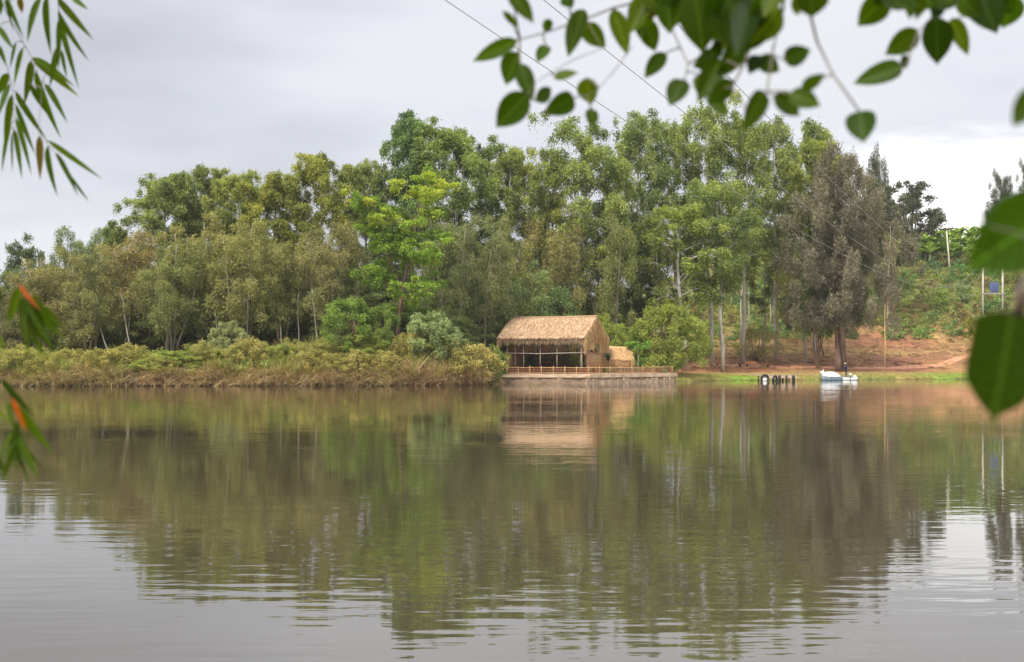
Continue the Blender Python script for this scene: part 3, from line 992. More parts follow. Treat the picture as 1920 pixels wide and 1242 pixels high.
# slim pale trunks seen inside the wood
M['dummy'] = M['bark_pale']
pole_meshes = []
for s in range(6):
    rng = random.Random(200 + s)
    tr = wander(rng, 1.0, 6, 0.012, (rng.uniform(-0.03, 0.03), 0))
    mb = MB().tube([Vector((p.x * 12, p.y * 12, p.z * 12)) for p in tr], [0.10 - 0.011 * i for i in range(7)], 6)
    cl = []
    for q in range(7):
        b0 = along(tr, 0.55 + 0.06 * q) * 12
        e = b0 + Vector((rng.uniform(-1.1, 1.1), rng.uniform(-1, 1), rng.uniform(0.4, 1.0)))
        mb.tube([b0, e], [0.03, 0.01], 4, False)
        cl.append((e.x, e.y, e.z, 0.7, 0.6, rng.uniform(0.3, 0.7)))
    pole_meshes.append((mb.mesh('sapling_trunk', M['bark_pale'], True), crown('sapling_crown', cl, 90, 0.32, 0.09, 0.8, OLV, 300 + s, hang=0.3)))
saps = [  # px, base y, top y, lean px
    (468, 668, 500, -6, 'straight white trunk standing tallest in the pale stem cluster'), (455, 668, 560, -14, 'white stem leaning left at the middle of the pale cluster'),
    (448, 666, 590, -22, 'strongly left-leaning white stem of the pale cluster'), (412, 672, 585, -8, 'thin pale stem left of the white cluster, bent left'),
    (400, 668, 610, -6, 'short pale stem furthest left of the white cluster'), (560, 660, 560, -2, 'bare pale trunk midway between stem cluster and lime tree'),
    (597, 655, 555, 2, 'thin pale trunk left of the green bush by the lime tree'), (250, 660, 560, -20, 'pale stem leaning left over the reeds in the left thicket'),
    (232, 668, 600, 6, 'short curved pale stem above the dark hollow in the left thicket'), (205, 664, 590, -26, 'slanting grey stem left of the dark hollow'),
    (340, 640, 510, -40, 'long pale trunk slanting left high in the left thicket'), (15, 668, 600, 0, 'thin white stem at the left frame edge above the reeds'),
    (85, 666, 600, 2, 'thin white stem between the orange bamboo tip and the reeds'), (945, 620, 470, 2, 'thin pale trunk rising behind the left eave of the hut'),
    (1115, 590, 480, 0, 'broad grey trunk just behind the right end of the hut ridge'), (1105, 590, 500, 0, 'grey trunk left of the broad one behind the hut ridge'),
    (1153, 575, 420, -2, 'long straight white trunk right of the hut ridge'), (1230, 580, 470, -4, 'pale trunk above the round lime bush, left of a pair'),
    (1240, 580, 460, 2, 'pale trunk above the round lime bush, right of a pair'), (1355, 664, 520, 4, 'reddish-brown bare trunk standing alone on the red bank'),
    (1388, 645, 450, 2, 'left white trunk of three close together'), (1397, 650, 440, 1, 'middle white trunk of three close together'),
    (1406, 625, 440, 4, 'right white trunk of three close together, thinnest'), (1445, 620, 470, -4, 'grey-white trunk right of the wispy shrub'),
    (1545, 668, 590, -4, 'dark forked young trunk left of the conifer trunk'), (1495, 645, 610, 0, 'pale short stump-like trunk beneath the dark leafy tree'),
    (650, 655, 590, -3, 'dim grey stem behind the fresh green bush'), (1662, 620, 450, 12, 'thin crooked pale trunk at the right edge of the conifer'),
    (530, 668, 590, 4, 'dim slender stem in front of the dark wood between bare pale trunks'), (150, 668, 585, 8, 'dim slender stem leaning right in the far-left thicket'),
]
for i, (px, yb, yt, lean, lab) in enumerate(saps):
    Y = 151.0 + (i % 3) if px < 900 else (187 if px < 1300 else 196)
    if px >= 1340:
        g = ground_at(px, yb)
        Y = g.y
    x = (px - 960) / F * Y
    z = tz(x, Y)
    H = (CAMH + (HZ - yt) / F * Y - z) / 0.86
    r = empty('young_tree', (x, Y, z - 0.15))
    wide = 1.6 if px in (1115, 1355, 1388, 1397) else (1.2 if px > 900 else 1.0)
    r.scale = (wide, wide, H / 12)
    r.rotation_euler = (0, math.atan2(lean / F * Y, H), 0)
    bc = (0.42, 0.28, 0.22) if px in (1355,) else ((0.3, 0.24, 0.2) if px == 1545 else ((0.62, 0.60, 0.55) if px < 940 else (0.8, 0.8, 0.76)))
    tm, cm = pole_meshes[i % 6]
    link('trunk', tm, r, color=(*bc, 1))
    link('crown', cm, r, color=(1, 1.05, 0.9, 1))
    tag(r, lab, 'tree')


# ------------------------------------------------------------------ blades: reeds, grass
def blades(base, az_, H, bend, W, col, seg=3):
    """curved tapering blades. bend: horizontal reach as a fraction of height"""
    n = len(base)
    out_v = np.zeros((n, seg + 1, 2, 3))
    d = np.stack([np.cos(az_), np.sin(az_), np.zeros(n)], 1)
    s = np.stack([-np.sin(az_ + 0.8), np.cos(az_ + 0.8), np.zeros(n)], 1)
    for i in range(seg + 1):
        u = i / seg
        c0 = base + d * (H * bend * u * u)[:, None]
        c0 = c0 + np.stack([np.zeros(n), np.zeros(n), H * (u - np.clip(bend - 0.5, 0, 2) * 0.62 * u * u)], 1)
        w = W * (1 - u) ** 0.7 + 0.002
        out_v[:, i, 0] = c0 - s * w[:, None] / 2
        out_v[:, i, 1] = c0 + s * w[:, None] / 2
    Vv = out_v.reshape(-1, 3)
    b0 = np.arange(n) * (seg + 1) * 2
    Qs = []
    for i in range(seg):
        Qs.append(np.stack([b0 + i * 2, b0 + i * 2 + 1, b0 + i * 2 + 3, b0 + i * 2 + 2], 1))
    return Vv, np.concatenate(Qs), np.repeat(col, (seg + 1) * 2, 0)


g = np.random.default_rng(42)
TAN = np.array([(0.27, 0.165, 0.09), (0.50, 0.36, 0.19), (0.64, 0.49, 0.27), (0.38, 0.24, 0.14)])
GRN = np.array([(0.14, 0.20, 0.045), (0.23, 0.28, 0.06), (0.36, 0.36, 0.085), (0.48, 0.43, 0.13)])


def tuft_field(xs, ds, hgt, green, per, seed, Wb=0.05, bendm=0.9, zf=None):
    gg = np.random.default_rng(seed)
    n = len(xs)
    idx = np.repeat(np.arange(n), per)
    N = len(idx)
    ys = np.interp(xs, SHX, SHY) + ds
    rr = 0.32 * np.sqrt(gg.random(N))
    aa = gg.random(N) * 6.283
    bx = xs[idx] + rr * np.cos(aa)
    by = ys[idx] + rr * np.sin(aa)
    bz = np.maximum(terrain(bx, by), -0.05) - 0.03
    H = hgt[idx] * (0.55 + 0.6 * gg.random(N))
    bend = np.abs(gg.normal(bendm, 0.4, N))
    pick = gg.random(N) < green[idx]
    ci = np.clip((gg.random(n)[idx] * 3.2 + gg.random(N) * 0.9).astype(int), 0, 3)
    col = np.where(pick[:, None], GRN[ci], TAN[ci]) * (0.8 + 0.4 * gg.random(N))[:, None]
    return blades(np.stack([bx, by, bz], 1), aa + gg.normal(0, 0.5, N), H, bend, np.full(N, Wb) * (0.6 + 0.8 * gg.random(N)), col)


def merge(parts):
    o, Vs, Qs, Cs = 0, [], [], []
    for v, q, c_ in parts:
        Vs.append(v)
        Qs.append(q + o)
        Cs.append(c_)
        o += len(v)
    return np.concatenate(Vs), np.concatenate(Qs), np.concatenate(Cs)


n = 1000
xs = g.uniform(-78, -3.0, n)
ds = g.uniform(-0.3, 2.3, n)
A = tuft_field(xs, ds, 0.9 + 1.3 * vnoise(xs, xs * 0, 1.7, 8) + 0.25 * g.random(n), np.full(n, -0.05) + 0.4 * vnoise(xs, xs * 0, 4, 9), 30, 1, 0.07, 1.5)
tag(link('dry_reeds', mesh_np('dry_reeds', *A, M['reed'])), 'dry tan reeds drooping over the waterline of the left bank', 'reeds', kind='stuff')
n = 1700
xs = g.uniform(-80, -3.5, n)
ds = g.uniform(0.8, 7.0, n)
lum = smooth(vnoise(xs, ds, 2.6, 21), 0.15, 0.85)
A = tuft_field(xs, ds, 0.35 + 1.75 * lum + 0.3 * g.random(n), 0.5 + 0.6 * vnoise(xs, ds * 1.5, 5, 22) - 0.25 * smooth(xs, -34, -20) * (ds < 3.5), 24, 2, 0.065, 0.85)
tag(link('green_reeds', mesh_np('green_reeds', *A, M['reed'])), 'green and yellowish rushes heaped along the top of the left bank', 'reeds', kind='stuff')
# low leafy growth in the reeds
cl = []
for i in range(330):
    x = g.uniform(-78, -5)
    d_ = g.uniform(1.5, 8.5)
    y = np.interp(x, SHX, SHY) + d_
    cl.append((x, y, tz(x, y) + g.uniform(0.2, 0.9), g.uniform(0.5, 1.1), g.uniform(0.35, 0.75), g.uniform(0.1, 0.95)))
me = crown('bank_herbs', cl, 110, 0.24, 0.09, 0.2, [(0.09, 0.14, 0.035), (0.16, 0.24, 0.05), (0.27, 0.31, 0.07), (0.36, 0.31, 0.12)], 77, up=0.6, hang=0.1)
tag(link('bank_herbs', me), 'low leafy green herbs growing among the reeds below the wood', 'undergrowth', kind='stuff')
# rounded shrubs in the rushes, hiding the feet of the wood
sb = random.Random(55)
for i in range(34):
    px = -10 + i * 28 + sb.uniform(-10, 10)
    x0_ = (px - 960) / F * 146
    Y = float(np.interp(x0_, SHX, SHY)) + sb.uniform(1.8, 5.5)
    hgt_ = sb.uniform(1.8, 3.1)
    x0_ = (px - 960) / F * Y
    z0_ = tz(x0_, Y)
    kd = sb.choice(('ochre', 'ochre', 'green', 'wispy'))
    r = plant(kd, px, HZ - (z0_ + hgt_ - CAMH) / Y * F, sb.uniform(55, 100), Y, 'low rounded yellowish-green shrub among the rushes of the left bank', 'bush', 'bank_shrub', i,
              {'ochre': (1.35, 1.35, 1.1), 'green': (1.1, 1.1, 0.8), 'wispy': (1.2, 1.2, 0.9)}[kd], group='shrubs among the rushes of the left bank')
# short grass on the right-hand shore
n = 5200
xs = g.uniform(20.5, 84, n)
ds = g.uniform(0.2, 10, n) ** 1.0
A = tuft_field(xs, ds, 0.08 + 0.12 * g.random(n) + 0.12 * (ds < 0.9), np.clip(0.55 + 0.8 * (vnoise(xs, ds, 4, 31) - 0.5) + 0.5 * np.exp(-((xs - 28.5) / 4) ** 2) + 0.3 * smooth(xs, 50, 58) - 0.05 * ds, 0, 1), 9, 3, 0.035, 0.5)
tag(link('shore_grass', mesh_np('shore_grass', *A, M['reed'])), 'short yellow-green grass on the open shore right of the deck', 'grass', kind='stuff')
n = 3000
xs = g.uniform(22, 92, n)
ds = g.uniform(17, 56, n)
A = tuft_field(xs, ds, 0.12 + 0.3 * vnoise(xs, ds, 3, 33) * g.random(n), np.clip(0.15 + 0.6 * (vnoise(xs, ds, 6, 34) - 0.3), 0, 1), 10, 4, 0.05, 0.7)
tag(link('dry_grass', mesh_np('dry_grass', *A, M['reed'])), 'sparse dry grass and stubble on the red slope', 'grass', kind='stuff')
# weeds covering the upper slope
cl = []
for i in range(1700):
    x = g.uniform(18, 128)
    d_ = g.uniform(40 if x < 50 else 48, 122)
    if vnoise(x, d_, 5, 41) < 0.42 and d_ < 66:
        continue
    y = np.interp(x, SHX, SHY) + d_
    cl.append((x, y, tz(x, y) + g.uniform(0.1, 0.5), g.uniform(0.7, 1.6), g.uniform(0.4, 0.9), g.uniform(0.05, 1)))
me = crown('slope_weeds', cl, 85, 0.34, 0.13, 0.1, [(0.08, 0.11, 0.035), (0.15, 0.18, 0.05), (0.23, 0.25, 0.075), (0.31, 0.29, 0.11)], 78, up=0.6, hang=0.05)
tag(link('slope_weeds', me), 'mixed weeds and low scrub covering the upper slope on the right', 'undergrowth', kind='stuff')

# clods, dry stalks and litter on the bare red slope
cl = []
for i in range(1500):
    x = g.uniform(20, 100)
    d_ = g.uniform(14, 54)
    if vnoise(x, d_ * 2, 4, 61) < 0.35:
        continue
    y = np.interp(x, SHX, SHY) + d_
    cl.append((x, y, tz(x, y) + 0.03, g.uniform(0.25, 0.8), g.uniform(0.05, 0.22), g.uniform(0, 1)))
me = crown('soil_litter', cl, 26, 0.22, 0.07, 0.0, [(0.10, 0.045, 0.03), (0.20, 0.10, 0.06), (0.26, 0.17, 0.09), (0.19, 0.19, 0.07)], 79, up=0.8)
tag(link('soil_litter', me), 'brown clods, stalks and leaf litter strewn over the red slope', 'litter', kind='stuff')

# coffee bushes in loose rows up the slope
cr = random.Random(3)
cnt = 0
for row in range(13):
    d0 = 42 + row * 4.8
    for j in range(24):
        x = 24 + j * 4.3 + (row % 2) * 2.3 + cr.uniform(-1, 1)
        y = np.interp(x, SHX, SHY) + d0 + cr.uniform(-1, 1)
        px = 960 + F * x / y
        if px > 1960 or px < 1270 or (row < 2 and cr.random() < 0.4):
            continue
        v = cr.randrange(4)
        s = cr.uniform(0.9, 1.75)
        r = link('coffee_bush', PT['coffee'][v][1], None, (x, y, tz(x, y) - 0.05), (*[cr.uniform(0.85, 1.35) * q for q in ((0.85, 0.82, 0.8), (0.65, 0.65, 0.9), (0.9, 1.05, 0.9), (0.85, 0.85, 0.8))[v]], 1))
        r.scale = (s, s, s * cr.uniform(0.85, 1.2))
        r.rotation_euler = (0, 0, cr.uniform(0, 6.28))
        tag(r, 'knee-to-head-high leafy green bush planted in rows on the terraced slope', 'bush', 'planted bushes on the terraced slope')
        cnt += 1
# banana grove along the crest
BP = [banana(s) for s in (1, 2, 3)]
for i in range(330):
    x = cr.uniform(56, 126)
    d0 = cr.uniform(98, 132)
    y = np.interp(x, SHX, SHY) + d0
    px = 960 + F * x / y
    if px > 1960 or px < 1480:
        continue
    r = empty('banana_plant', (x, y, tz(x, y) - 0.1), cr.uniform(0, 6.28))
    s = cr.uniform(0.95, 1.45)
    r.scale = (s, s, s)
    st_, lv_ = BP[i % 3]
    link('stem', st_, r)
    q = cr.uniform(0.5, 0.85)
    link('leaves', lv_, r, color=(q, q, q, 1))
    tag(r, 'banana plant with arching pale green leaves in the grove along the hill crest', 'banana plant', 'banana plants on the hill crest')

# ------------------------------------------------------------------ hut
HO = Vector((-0.55, 162.5, 0))
HA = R(-25)
hu = Vector((math.cos(HA), math.sin(HA), 0))
hv = Vector((-math.sin(HA), math.cos(HA), 0))
DZ = 1.05          # deck top
HL, HW = 9.3, 6.0


def hl(u, v, z):
    return HO + hu * u + hv * v + Vector((0, 0, z))


def strands(p0, p1, W, col):
    p0, p1 = np.asarray(p0), np.asarray(p1)
    ax = p1 - p0
    L = np.linalg.norm(ax, axis=1)
    gg = np.random.default_rng(len(p0))
    axn = ax / L[:, None]
    wd = unit(np.cross(axn, unit(gg.normal(size=ax.shape) * 0.5 + np.array([0.2, -1, 0.3]))))
    return leaves((p0 + p1) / 2, axn, wd, L, W, col)


# platform of stained concrete (polygon seen from above, front edge kinked at the hut's near corner)
pf = [(-1.15, 161.2), (8.6, 157.2), (19.6, 168.4), (17.5, 173.5), (12, 173), (4, 171), (0.5, 170)]
plat = empty('stone_platform', (8, 163, 0))
tag(plat, 'low pale stained masonry platform at the water edge carrying the thatched hut', 'platform')


def prism(poly, z0, z1, shrink=0.0, c=(8, 164)):
    q = [(c[0] + (x - c[0]) * (1 - shrink), c[1] + (y - c[1]) * (1 - shrink)) for x, y in poly]
    nn = len(q)
    vs_ = [(x, y, z0) for x, y in q] + [(x, y, z1) for x, y in q]
    fs_ = [tuple(range(nn, 2 * nn)), tuple(range(nn))[::-1]] + [(i, (i + 1) % nn, nn + (i + 1) % nn, nn + i) for i in range(nn)]
    return vs_, fs_


def subpoly(poly, step, jit, seed):
    rng = random.Random(seed)
    o = []
    for i, p in enumerate(poly):
        q = poly[(i + 1) % len(poly)]
        L = math.hypot(q[0] - p[0], q[1] - p[1])
        k_ = max(1, int(L / step))
        for j in range(k_):
            t = j / k_
            o.append((p[0] + (q[0] - p[0]) * t + rng.uniform(-jit, jit), p[1] + (q[1] - p[1]) * t + rng.uniform(-jit, jit)))
    return o


inv = plat.location
o = link('slab', MB().add(*prism(subpoly(pf, 0.9, 0.06, 4), 0.62, DZ)).mesh('slab', M['concrete']), plat)
o.location = -inv
o = link('retaining_wall', MB().add(*prism(subpoly(pf, 0.5, 0.10, 5), -1.6, 0.615, 0.022)).mesh('retaining_wall', M['dark_wall']), plat)
o.location = -inv
# rough blocks bedded along the foot of the wall, right part
st = random.Random(12)
for i in range(15):
    t = i / 15
    ax_, ay_ = pf[1]
    bx_, by_ = pf[2]
    x, y = ax_ + (bx_ - ax_) * t - 0.12, ay_ + (by_ - ay_) * t - 0.22
    h = st.uniform(0.3, 0.56)
    mb = MB().add(*prism([(-0.50, -0.14), (-0.1, -0.2), (0.45, -0.15), (0.52, 0.1), (0.0, 0.2), (-0.5, 0.14)], -0.3, h, 0, (0, 0)))
    me = mb.mesh('stone', M['concrete'])
    for v in me.vertices:
        if v.co.z > 0:
            v.co.x *= 0.93
            v.co.y *= 0.8
            v.co.z += st.uniform(-0.05, 0.05)
    s_ = link('stone', me, plat)
    me.materials[0] = M['stone_dark']
    s_.location = Vector((x, y, 0)) - inv
    s_.rotation_euler = (0, 0, R(46) + st.uniform(-0.2, 0.2))

hut = empty('thatched_hut', hl(0, 0, DZ), HA)
tag(hut, 'open-sided wooden hut with steep shaggy straw thatch roof standing on the lakeside platform', 'hut')


def part(name, me, parent=None, color=None):
    return link(name, me, parent or hut, None, color)


# local coordinates: u, v, z above deck
RZ, EZ = 6.35, 4.05
rv = HW / 2


def roof_z(v):
    return EZ + (RZ - EZ) * (1 - abs(v - rv) / (rv + 0.6))


U0, U1 = -0.9, HL + 0.5
mb = MB()
nu = 24
rr_ = random.Random(6)
top_, bot_ = [], []
prof = [-0.6, 0.3, 1.2, 2.1, 3.0, 3.9, 4.8, 5.7, 6.6]
for i in range(nu + 1):
    u = U0 + (U1 - U0) * i / nu
    for v in prof:
        sag = -0.05 * math.sin(math.pi * i / nu) - (0.06 if v != rv else 0) * rr_.random()
        top_.append((u, v, roof_z(v) + 0.12 + sag))
        bot_.append((u, v, roof_z(v) - 0.16))
np_ = len(prof)
vv = top_ + bot_
ff = []
K = len(top_)
for i in range(nu):
    for j in range(np_ - 1):
        a_ = i * np_ + j
        ff.append((a_, a_ + np_, a_ + np_ + 1, a_ + 1))
        ff.append((K + a_, K + a_ + 1, K + a_ + np_ + 1, K + a_ + np_))
for j in range(np_ - 1):
    ff.append((j, j + 1, K + j + 1, K + j))
    e = nu * np_ + j
    ff.append((e + 1, e, K + e, K + e + 1))
for i in range(nu):
    e = i * np_
    ff.append((e + np_, e, K + e, K + e + np_))
    e = i * np_ + np_ - 1
    ff.append((e, e + np_, K + e + np_, K + e))
mb.add(vv, ff)
M['thatch'] = noise_mat('thatch_base', (0.30, 0.185, 0.10), (0.46, 0.31, 0.18), 3.0, (1, 6, 6), rough=0.95, bump=0.05)
roof = part('roof', mb.mesh('roof', M['thatch']))
# straw laid down the slopes
gg = np.random.default_rng(3)
PAL = np.array([(0.44, 0.28, 0.155), (0.60, 0.42, 0.26), (0.72, 0.54, 0.36), (0.52, 0.32, 0.19)])


def straw_cols(n, bright=1.0, orange=0.0):
    c_ = PAL[gg.integers(0, 4, n)] * (0.82 + 0.36 * gg.random(n))[:, None] * bright
    c_[:, 2] *= (1 - orange)
    c_[:, 1] *= (1 - orange * 0.25)
    return np.clip(c_, 0, 0.75)


n = 9000
u = gg.uniform(U0, U1, n)
side = gg.random(n) < 0.75
s0 = gg.random(n)
ln_ = gg.uniform(0.25, 0.7, n)
v0 = np.where(side, rv - s0 * (rv + 0.6), rv + s0 * (rv + 0.6))
v1 = np.where(side, v0 - ln_, v0 + ln_)
z0 = EZ + (RZ - EZ) * (1 - np.abs(v0 - rv) / (rv + 0.6)) + 0.11
z1 = EZ + (RZ - EZ) * (1 - np.abs(v1 - rv) / (rv + 0.6)) + 0.11 + gg.uniform(-0.02, 0.07, n)
A = strands(np.stack([u, v0, z0], 1), np.stack([u + gg.normal(0, 0.09, n), v1, z1], 1), gg.uniform(0.03, 0.07, n), straw_cols(n, 1.02))
part('straw_layer', mesh_np('straw', *A, M['straw']), roof)['kind'] = 'stuff'
# shaggy fringe at the eaves and gable edges
P0, P1 = [], []
for i in range(4300):
    uu_ = rr_.uniform(U0, U1)
    vv_ = rr_.choice((-0.6, -0.6, -0.6, 6.6)) + rr_.uniform(-0.06, 0.3)
    zt = EZ + rr_.uniform(-0.05, 0.55)
    edge_ = max(0, 1 - min(uu_ - U0, U1 - uu_) / 0.5)
    L = rr_.uniform(0.55, 1.0) * (1 + 0.08 * math.sin(uu_ * 5)) + edge_ * 0.5
    P0.append((uu_, vv_ + (0.25 if vv_ < 0 else -0.25), zt))
    P1.append((uu_ + rr_.gauss(0, 0.1), vv_ + rr_.gauss(0, 0.06), zt - L))
A1 = strands(P0, P1, gg.uniform(0.025, 0.055, len(P0)), straw_cols(len(P0), 0.92))
P0, P1 = [], []
for i in range(3600):
    end = rr_.random() < 0.72
    vv_ = rr_.uniform(-0.6, 6.6)
    uu_ = (U1 if end else U0) + rr_.uniform(-0.15, 0.08)
    zt = roof_z(vv_) + 0.1
    e_ = min(vv_ + 0.6, 6.6 - vv_) / 3.6
    if end:
        if rr_.random() < 0.45:
            zt -= rr_.uniform(0, 1) * e_ * 1.6
        L = rr_.uniform(0.7, 1.9)
        if vv_ < 0.9:
            L = rr_.uniform(1.0, 2.3)
    else:
        L = rr_.uniform(0.5, 1.5) + (0.5 if vv_ < 0.5 else 0)
    P0.append((uu_, vv_, zt))
    P1.append((uu_ + rr_.gauss(0.02, 0.06), vv_ + rr_.gauss(0, 0.08), zt - L))
A2 = strands(P0, P1, gg.uniform(0.03, 0.06, len(P0)), straw_cols(len(P0), 1.0, 0.28))
part('fringe', mesh_np('fringe', *merge([A1, A2]), M['straw']), roof)['kind'] = 'stuff'
# ridge roll
part('ridge_roll', MB().tube([(U0 - 0.05, rv, RZ + 0.08), ((U0 + U1) / 2, rv, RZ + 0.02), (U1 + 0.05, rv, RZ + 0.1)], 0.16, 8).mesh('ridge', M['thatch'], True), roof)
# frame: posts
post_u = [(0.0, .09), (1.05, .05), (2.05, .07), (4.15, .085), (6.2, .085), (HL - 0.12, .15)]
for uu_, r_ in post_u:
    j1, j2 = rr_.uniform(-0.05, 0.05), rr_.uniform(-0.05, 0.05)
    part('post', MB().tube([(uu_, 0, 0), (uu_ + j1, 0, 1.6), (uu_ + j2, 0, 3.95)], [r_, r_ * 0.92, r_ * 0.8], 8).mesh('post', M['wood'], True), None, (0.75, 0.68, 0.62, 1))
for uu_ in (0, 2.3, 4.7, 7.0, HL):
    part('post', MB().tube([(uu_, HW, 0), (uu_ + 0.04, HW, 3.95)], 0.08, 8).mesh('post', M['wood'], True), None, (0.8, 0.75, 0.7, 1))
for vv_ in (1.0, 1.9, 4.2, 5.1):
    part('post', MB().tube([(HL, vv_, 0), (HL + 0.03, vv_ + 0.03, 3.9)], 0.06, 7).mesh('post', M['wood'], True), None, (0.9, 0.8, 0.7, 1))
part('beam', MB().tube([(-0.35, -0.1, 2.32), (4, -0.13, 2.24), (HL + 0.3, -0.1, 2.36)], 0.06, 7).mesh('beam', M['wood'], True), None, (1.15, 1.1, 1.05, 1))
part('beam', MB().tube([(-0.4, -0.02, 3.8), (HL + 0.3, -0.02, 3.82)], 0.07, 7).mesh('beam', M['wood'], True), None, (0.6, 0.5, 0.45, 1))
part('beam', MB().tube([(-0.4, HW, 3.8), (HL + 0.3, HW, 3.8)], 0.07, 7).mesh('beam', M['wood'], True), None, (0.6, 0.5, 0.45, 1))
for uu_ in (0.0, 2.3, 4.7, 7.0, HL):
    part('rafter', MB().tube([(uu_, -0.3, EZ - 0.15), (uu_, rv, RZ - 0.3), (uu_, HW + 0.3, EZ - 0.15)], 0.05, 6).mesh('rafter', M['dark_wood'], True))
# hanging reed band between beams (one by one)
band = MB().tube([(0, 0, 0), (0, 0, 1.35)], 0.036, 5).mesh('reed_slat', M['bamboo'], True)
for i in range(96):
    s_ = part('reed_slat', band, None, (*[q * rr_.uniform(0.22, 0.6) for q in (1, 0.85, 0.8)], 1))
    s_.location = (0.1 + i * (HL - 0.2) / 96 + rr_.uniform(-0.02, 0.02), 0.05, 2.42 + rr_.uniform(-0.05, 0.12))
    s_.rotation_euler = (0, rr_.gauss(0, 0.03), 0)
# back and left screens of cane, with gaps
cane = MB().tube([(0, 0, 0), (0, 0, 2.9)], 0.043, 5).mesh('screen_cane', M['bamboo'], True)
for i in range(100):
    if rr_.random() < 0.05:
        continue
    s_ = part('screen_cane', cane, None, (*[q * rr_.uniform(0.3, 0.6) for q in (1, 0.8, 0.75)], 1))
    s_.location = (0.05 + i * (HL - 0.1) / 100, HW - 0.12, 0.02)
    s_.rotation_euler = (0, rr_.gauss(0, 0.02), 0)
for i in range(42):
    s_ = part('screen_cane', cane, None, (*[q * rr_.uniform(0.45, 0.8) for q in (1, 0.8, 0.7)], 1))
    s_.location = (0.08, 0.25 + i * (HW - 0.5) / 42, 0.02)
# gable wall towards the right: reed wall with a window opening
gw = MB()
gx_ = HL + 0.12
wy0, wy1, wz0, wz1 = 3.3, 4.6, 2.45, 3.35


def gable_quad(v0_, v1_, z0_, f0, f1):
    gw.add([(gx_, v0_, z0_), (gx_, v1_, z0_), (gx_, v1_, f1), (gx_, v0_, f0), (gx_ - 0.1, v0_, z0_), (gx_ - 0.1, v1_, z0_), (gx_ - 0.1, v1_, f1), (gx_ - 0.1, v0_, f0)],
           [(0, 1, 2, 3), (5, 4, 7, 6), (0, 4, 5, 1), (3, 2, 6, 7), (1, 5, 6, 2), (4, 0, 3, 7)])


gable_quad(0.3, rv, 2.7, roof_z(0.3) - 0.2, RZ - 0.22)
gable_quad(rv + 0.002, wy0, 2.5, RZ - 0.22, roof_z(wy0) - 0.2)
gable_quad(wy0 + 0.002, wy1, wz1, roof_z(wy0) - 0.2, roof_z(wy1) - 0.2)
gable_quad(wy1 + 0.002, HW, 2.3, roof_z(wy1) - 0.2, roof_z(HW) - 0.2)
M['gable'] = noise_mat('gable_thatch', (0.40, 0.24, 0.10), (0.58, 0.38, 0.18), 4.0, (6, 6, 0.8), rough=0.95, bump=0.05)
part('gable_wall', gw.mesh('gable_wall', M['gable']))
wf = MB().box((gx_ + 0.0, wy0 - 0.08, wz0 - 0.08), (gx_ + 0.06, wy1 + 0.08, wz0)).box((gx_, wy0 - 0.08, wz1), (gx_ + 0.06, wy1 + 0.08, wz1 + 0.09))
wf.box((gx_, wy0 - 0.09, wz0 + 0.002), (gx_ + 0.055, wy0 - 0.01, wz1 - 0.002)).box((gx_, wy1 + 0.01, wz0 + 0.002), (gx_ + 0.055, wy1 + 0.09, wz1 - 0.002))
part('window_frame', wf.mesh('window_frame', M['redcane']))
for i in range(60):      # canes of the lower gable wall
    v_ = 1.0 + i * 5.0 / 60
    s_ = part('wall_cane', cane, None, (*[q * rr_.uniform(0.5, 1.0) for q in (1, 0.78, 0.66)], 1))
    s_.location = (HL + 0.05, v_, 0.0)
    s_.scale = (1, 1, rr_.uniform(0.78, 0.86))
for i in range(3):
    pass
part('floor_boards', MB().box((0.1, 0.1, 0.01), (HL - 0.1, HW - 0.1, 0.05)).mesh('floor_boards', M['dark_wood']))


# tables and benches inside
def table(u_, v_, w, d, h, nm, lab, cat, back=False):
    t = empty(nm, hl(u_, v_, DZ + 0.052), HA)
    tp = link('tabletop' if cat == 'table' else 'seat', MB().box((-w / 2, -d / 2, h - 0.05), (w / 2, d / 2, h)).mesh('top', M['dark_wood']), t, None, (1.6, 1.3, 1.2, 1))
    for a_ in (-1, 1):
        for b_ in (-1, 1):
            x_, y_ = a_ * (w / 2 - 0.1), b_ * (d / 2 - 0.07)
            link('leg', MB().box((x_ - 0.03, y_ - 0.03, 0), (x_ + 0.03, y_ + 0.03, h - 0.051)).mesh('leg', M['dark_wood']), t, None, (1.3, 1.1, 1, 1))
    if back:
        for z_ in (0.62, 0.78, 0.94):
            link('backrest_slat', MB().box((-w / 2, d / 2 - 0.03, z_), (w / 2, d / 2, z_ + 0.09)).mesh('slat', M['dark_wood']), t, None, (2.2, 1.9, 1.8, 1))
        for x_ in (-w / 2 + 0.08, w / 2 - 0.08):
            link('back_post', MB().box((x_ - 0.03, d / 2 + 0.002, 0.4), (x_ + 0.03, d / 2 + 0.05, 1.08)).mesh('back_post', M['dark_wood']), t)
    tag(t, lab, cat)


table(1.7, 2.6, 1.4, 0.8, 0.75, 'table', 'dark wooden table inside the hut near its left post', 'table')
table(5.0, 2.4, 1.5, 0.8, 0.75, 'table', 'dark wooden table in the middle of the open hut', 'table')
table(5.0, 3.6, 1.5, 0.45, 0.45, 'bench', 'slat-backed bench behind the middle table in the hut', 'bench', True)
table(2.7, 3.9, 1.5, 0.45, 0.45, 'bench', 'slat-backed bench towards the left back of the hut', 'bench', True)
table(7.9, 2.8, 1.2, 0.8, 0.75, 'table', 'dark wooden table inside the hut beside the thick right post', 'table')

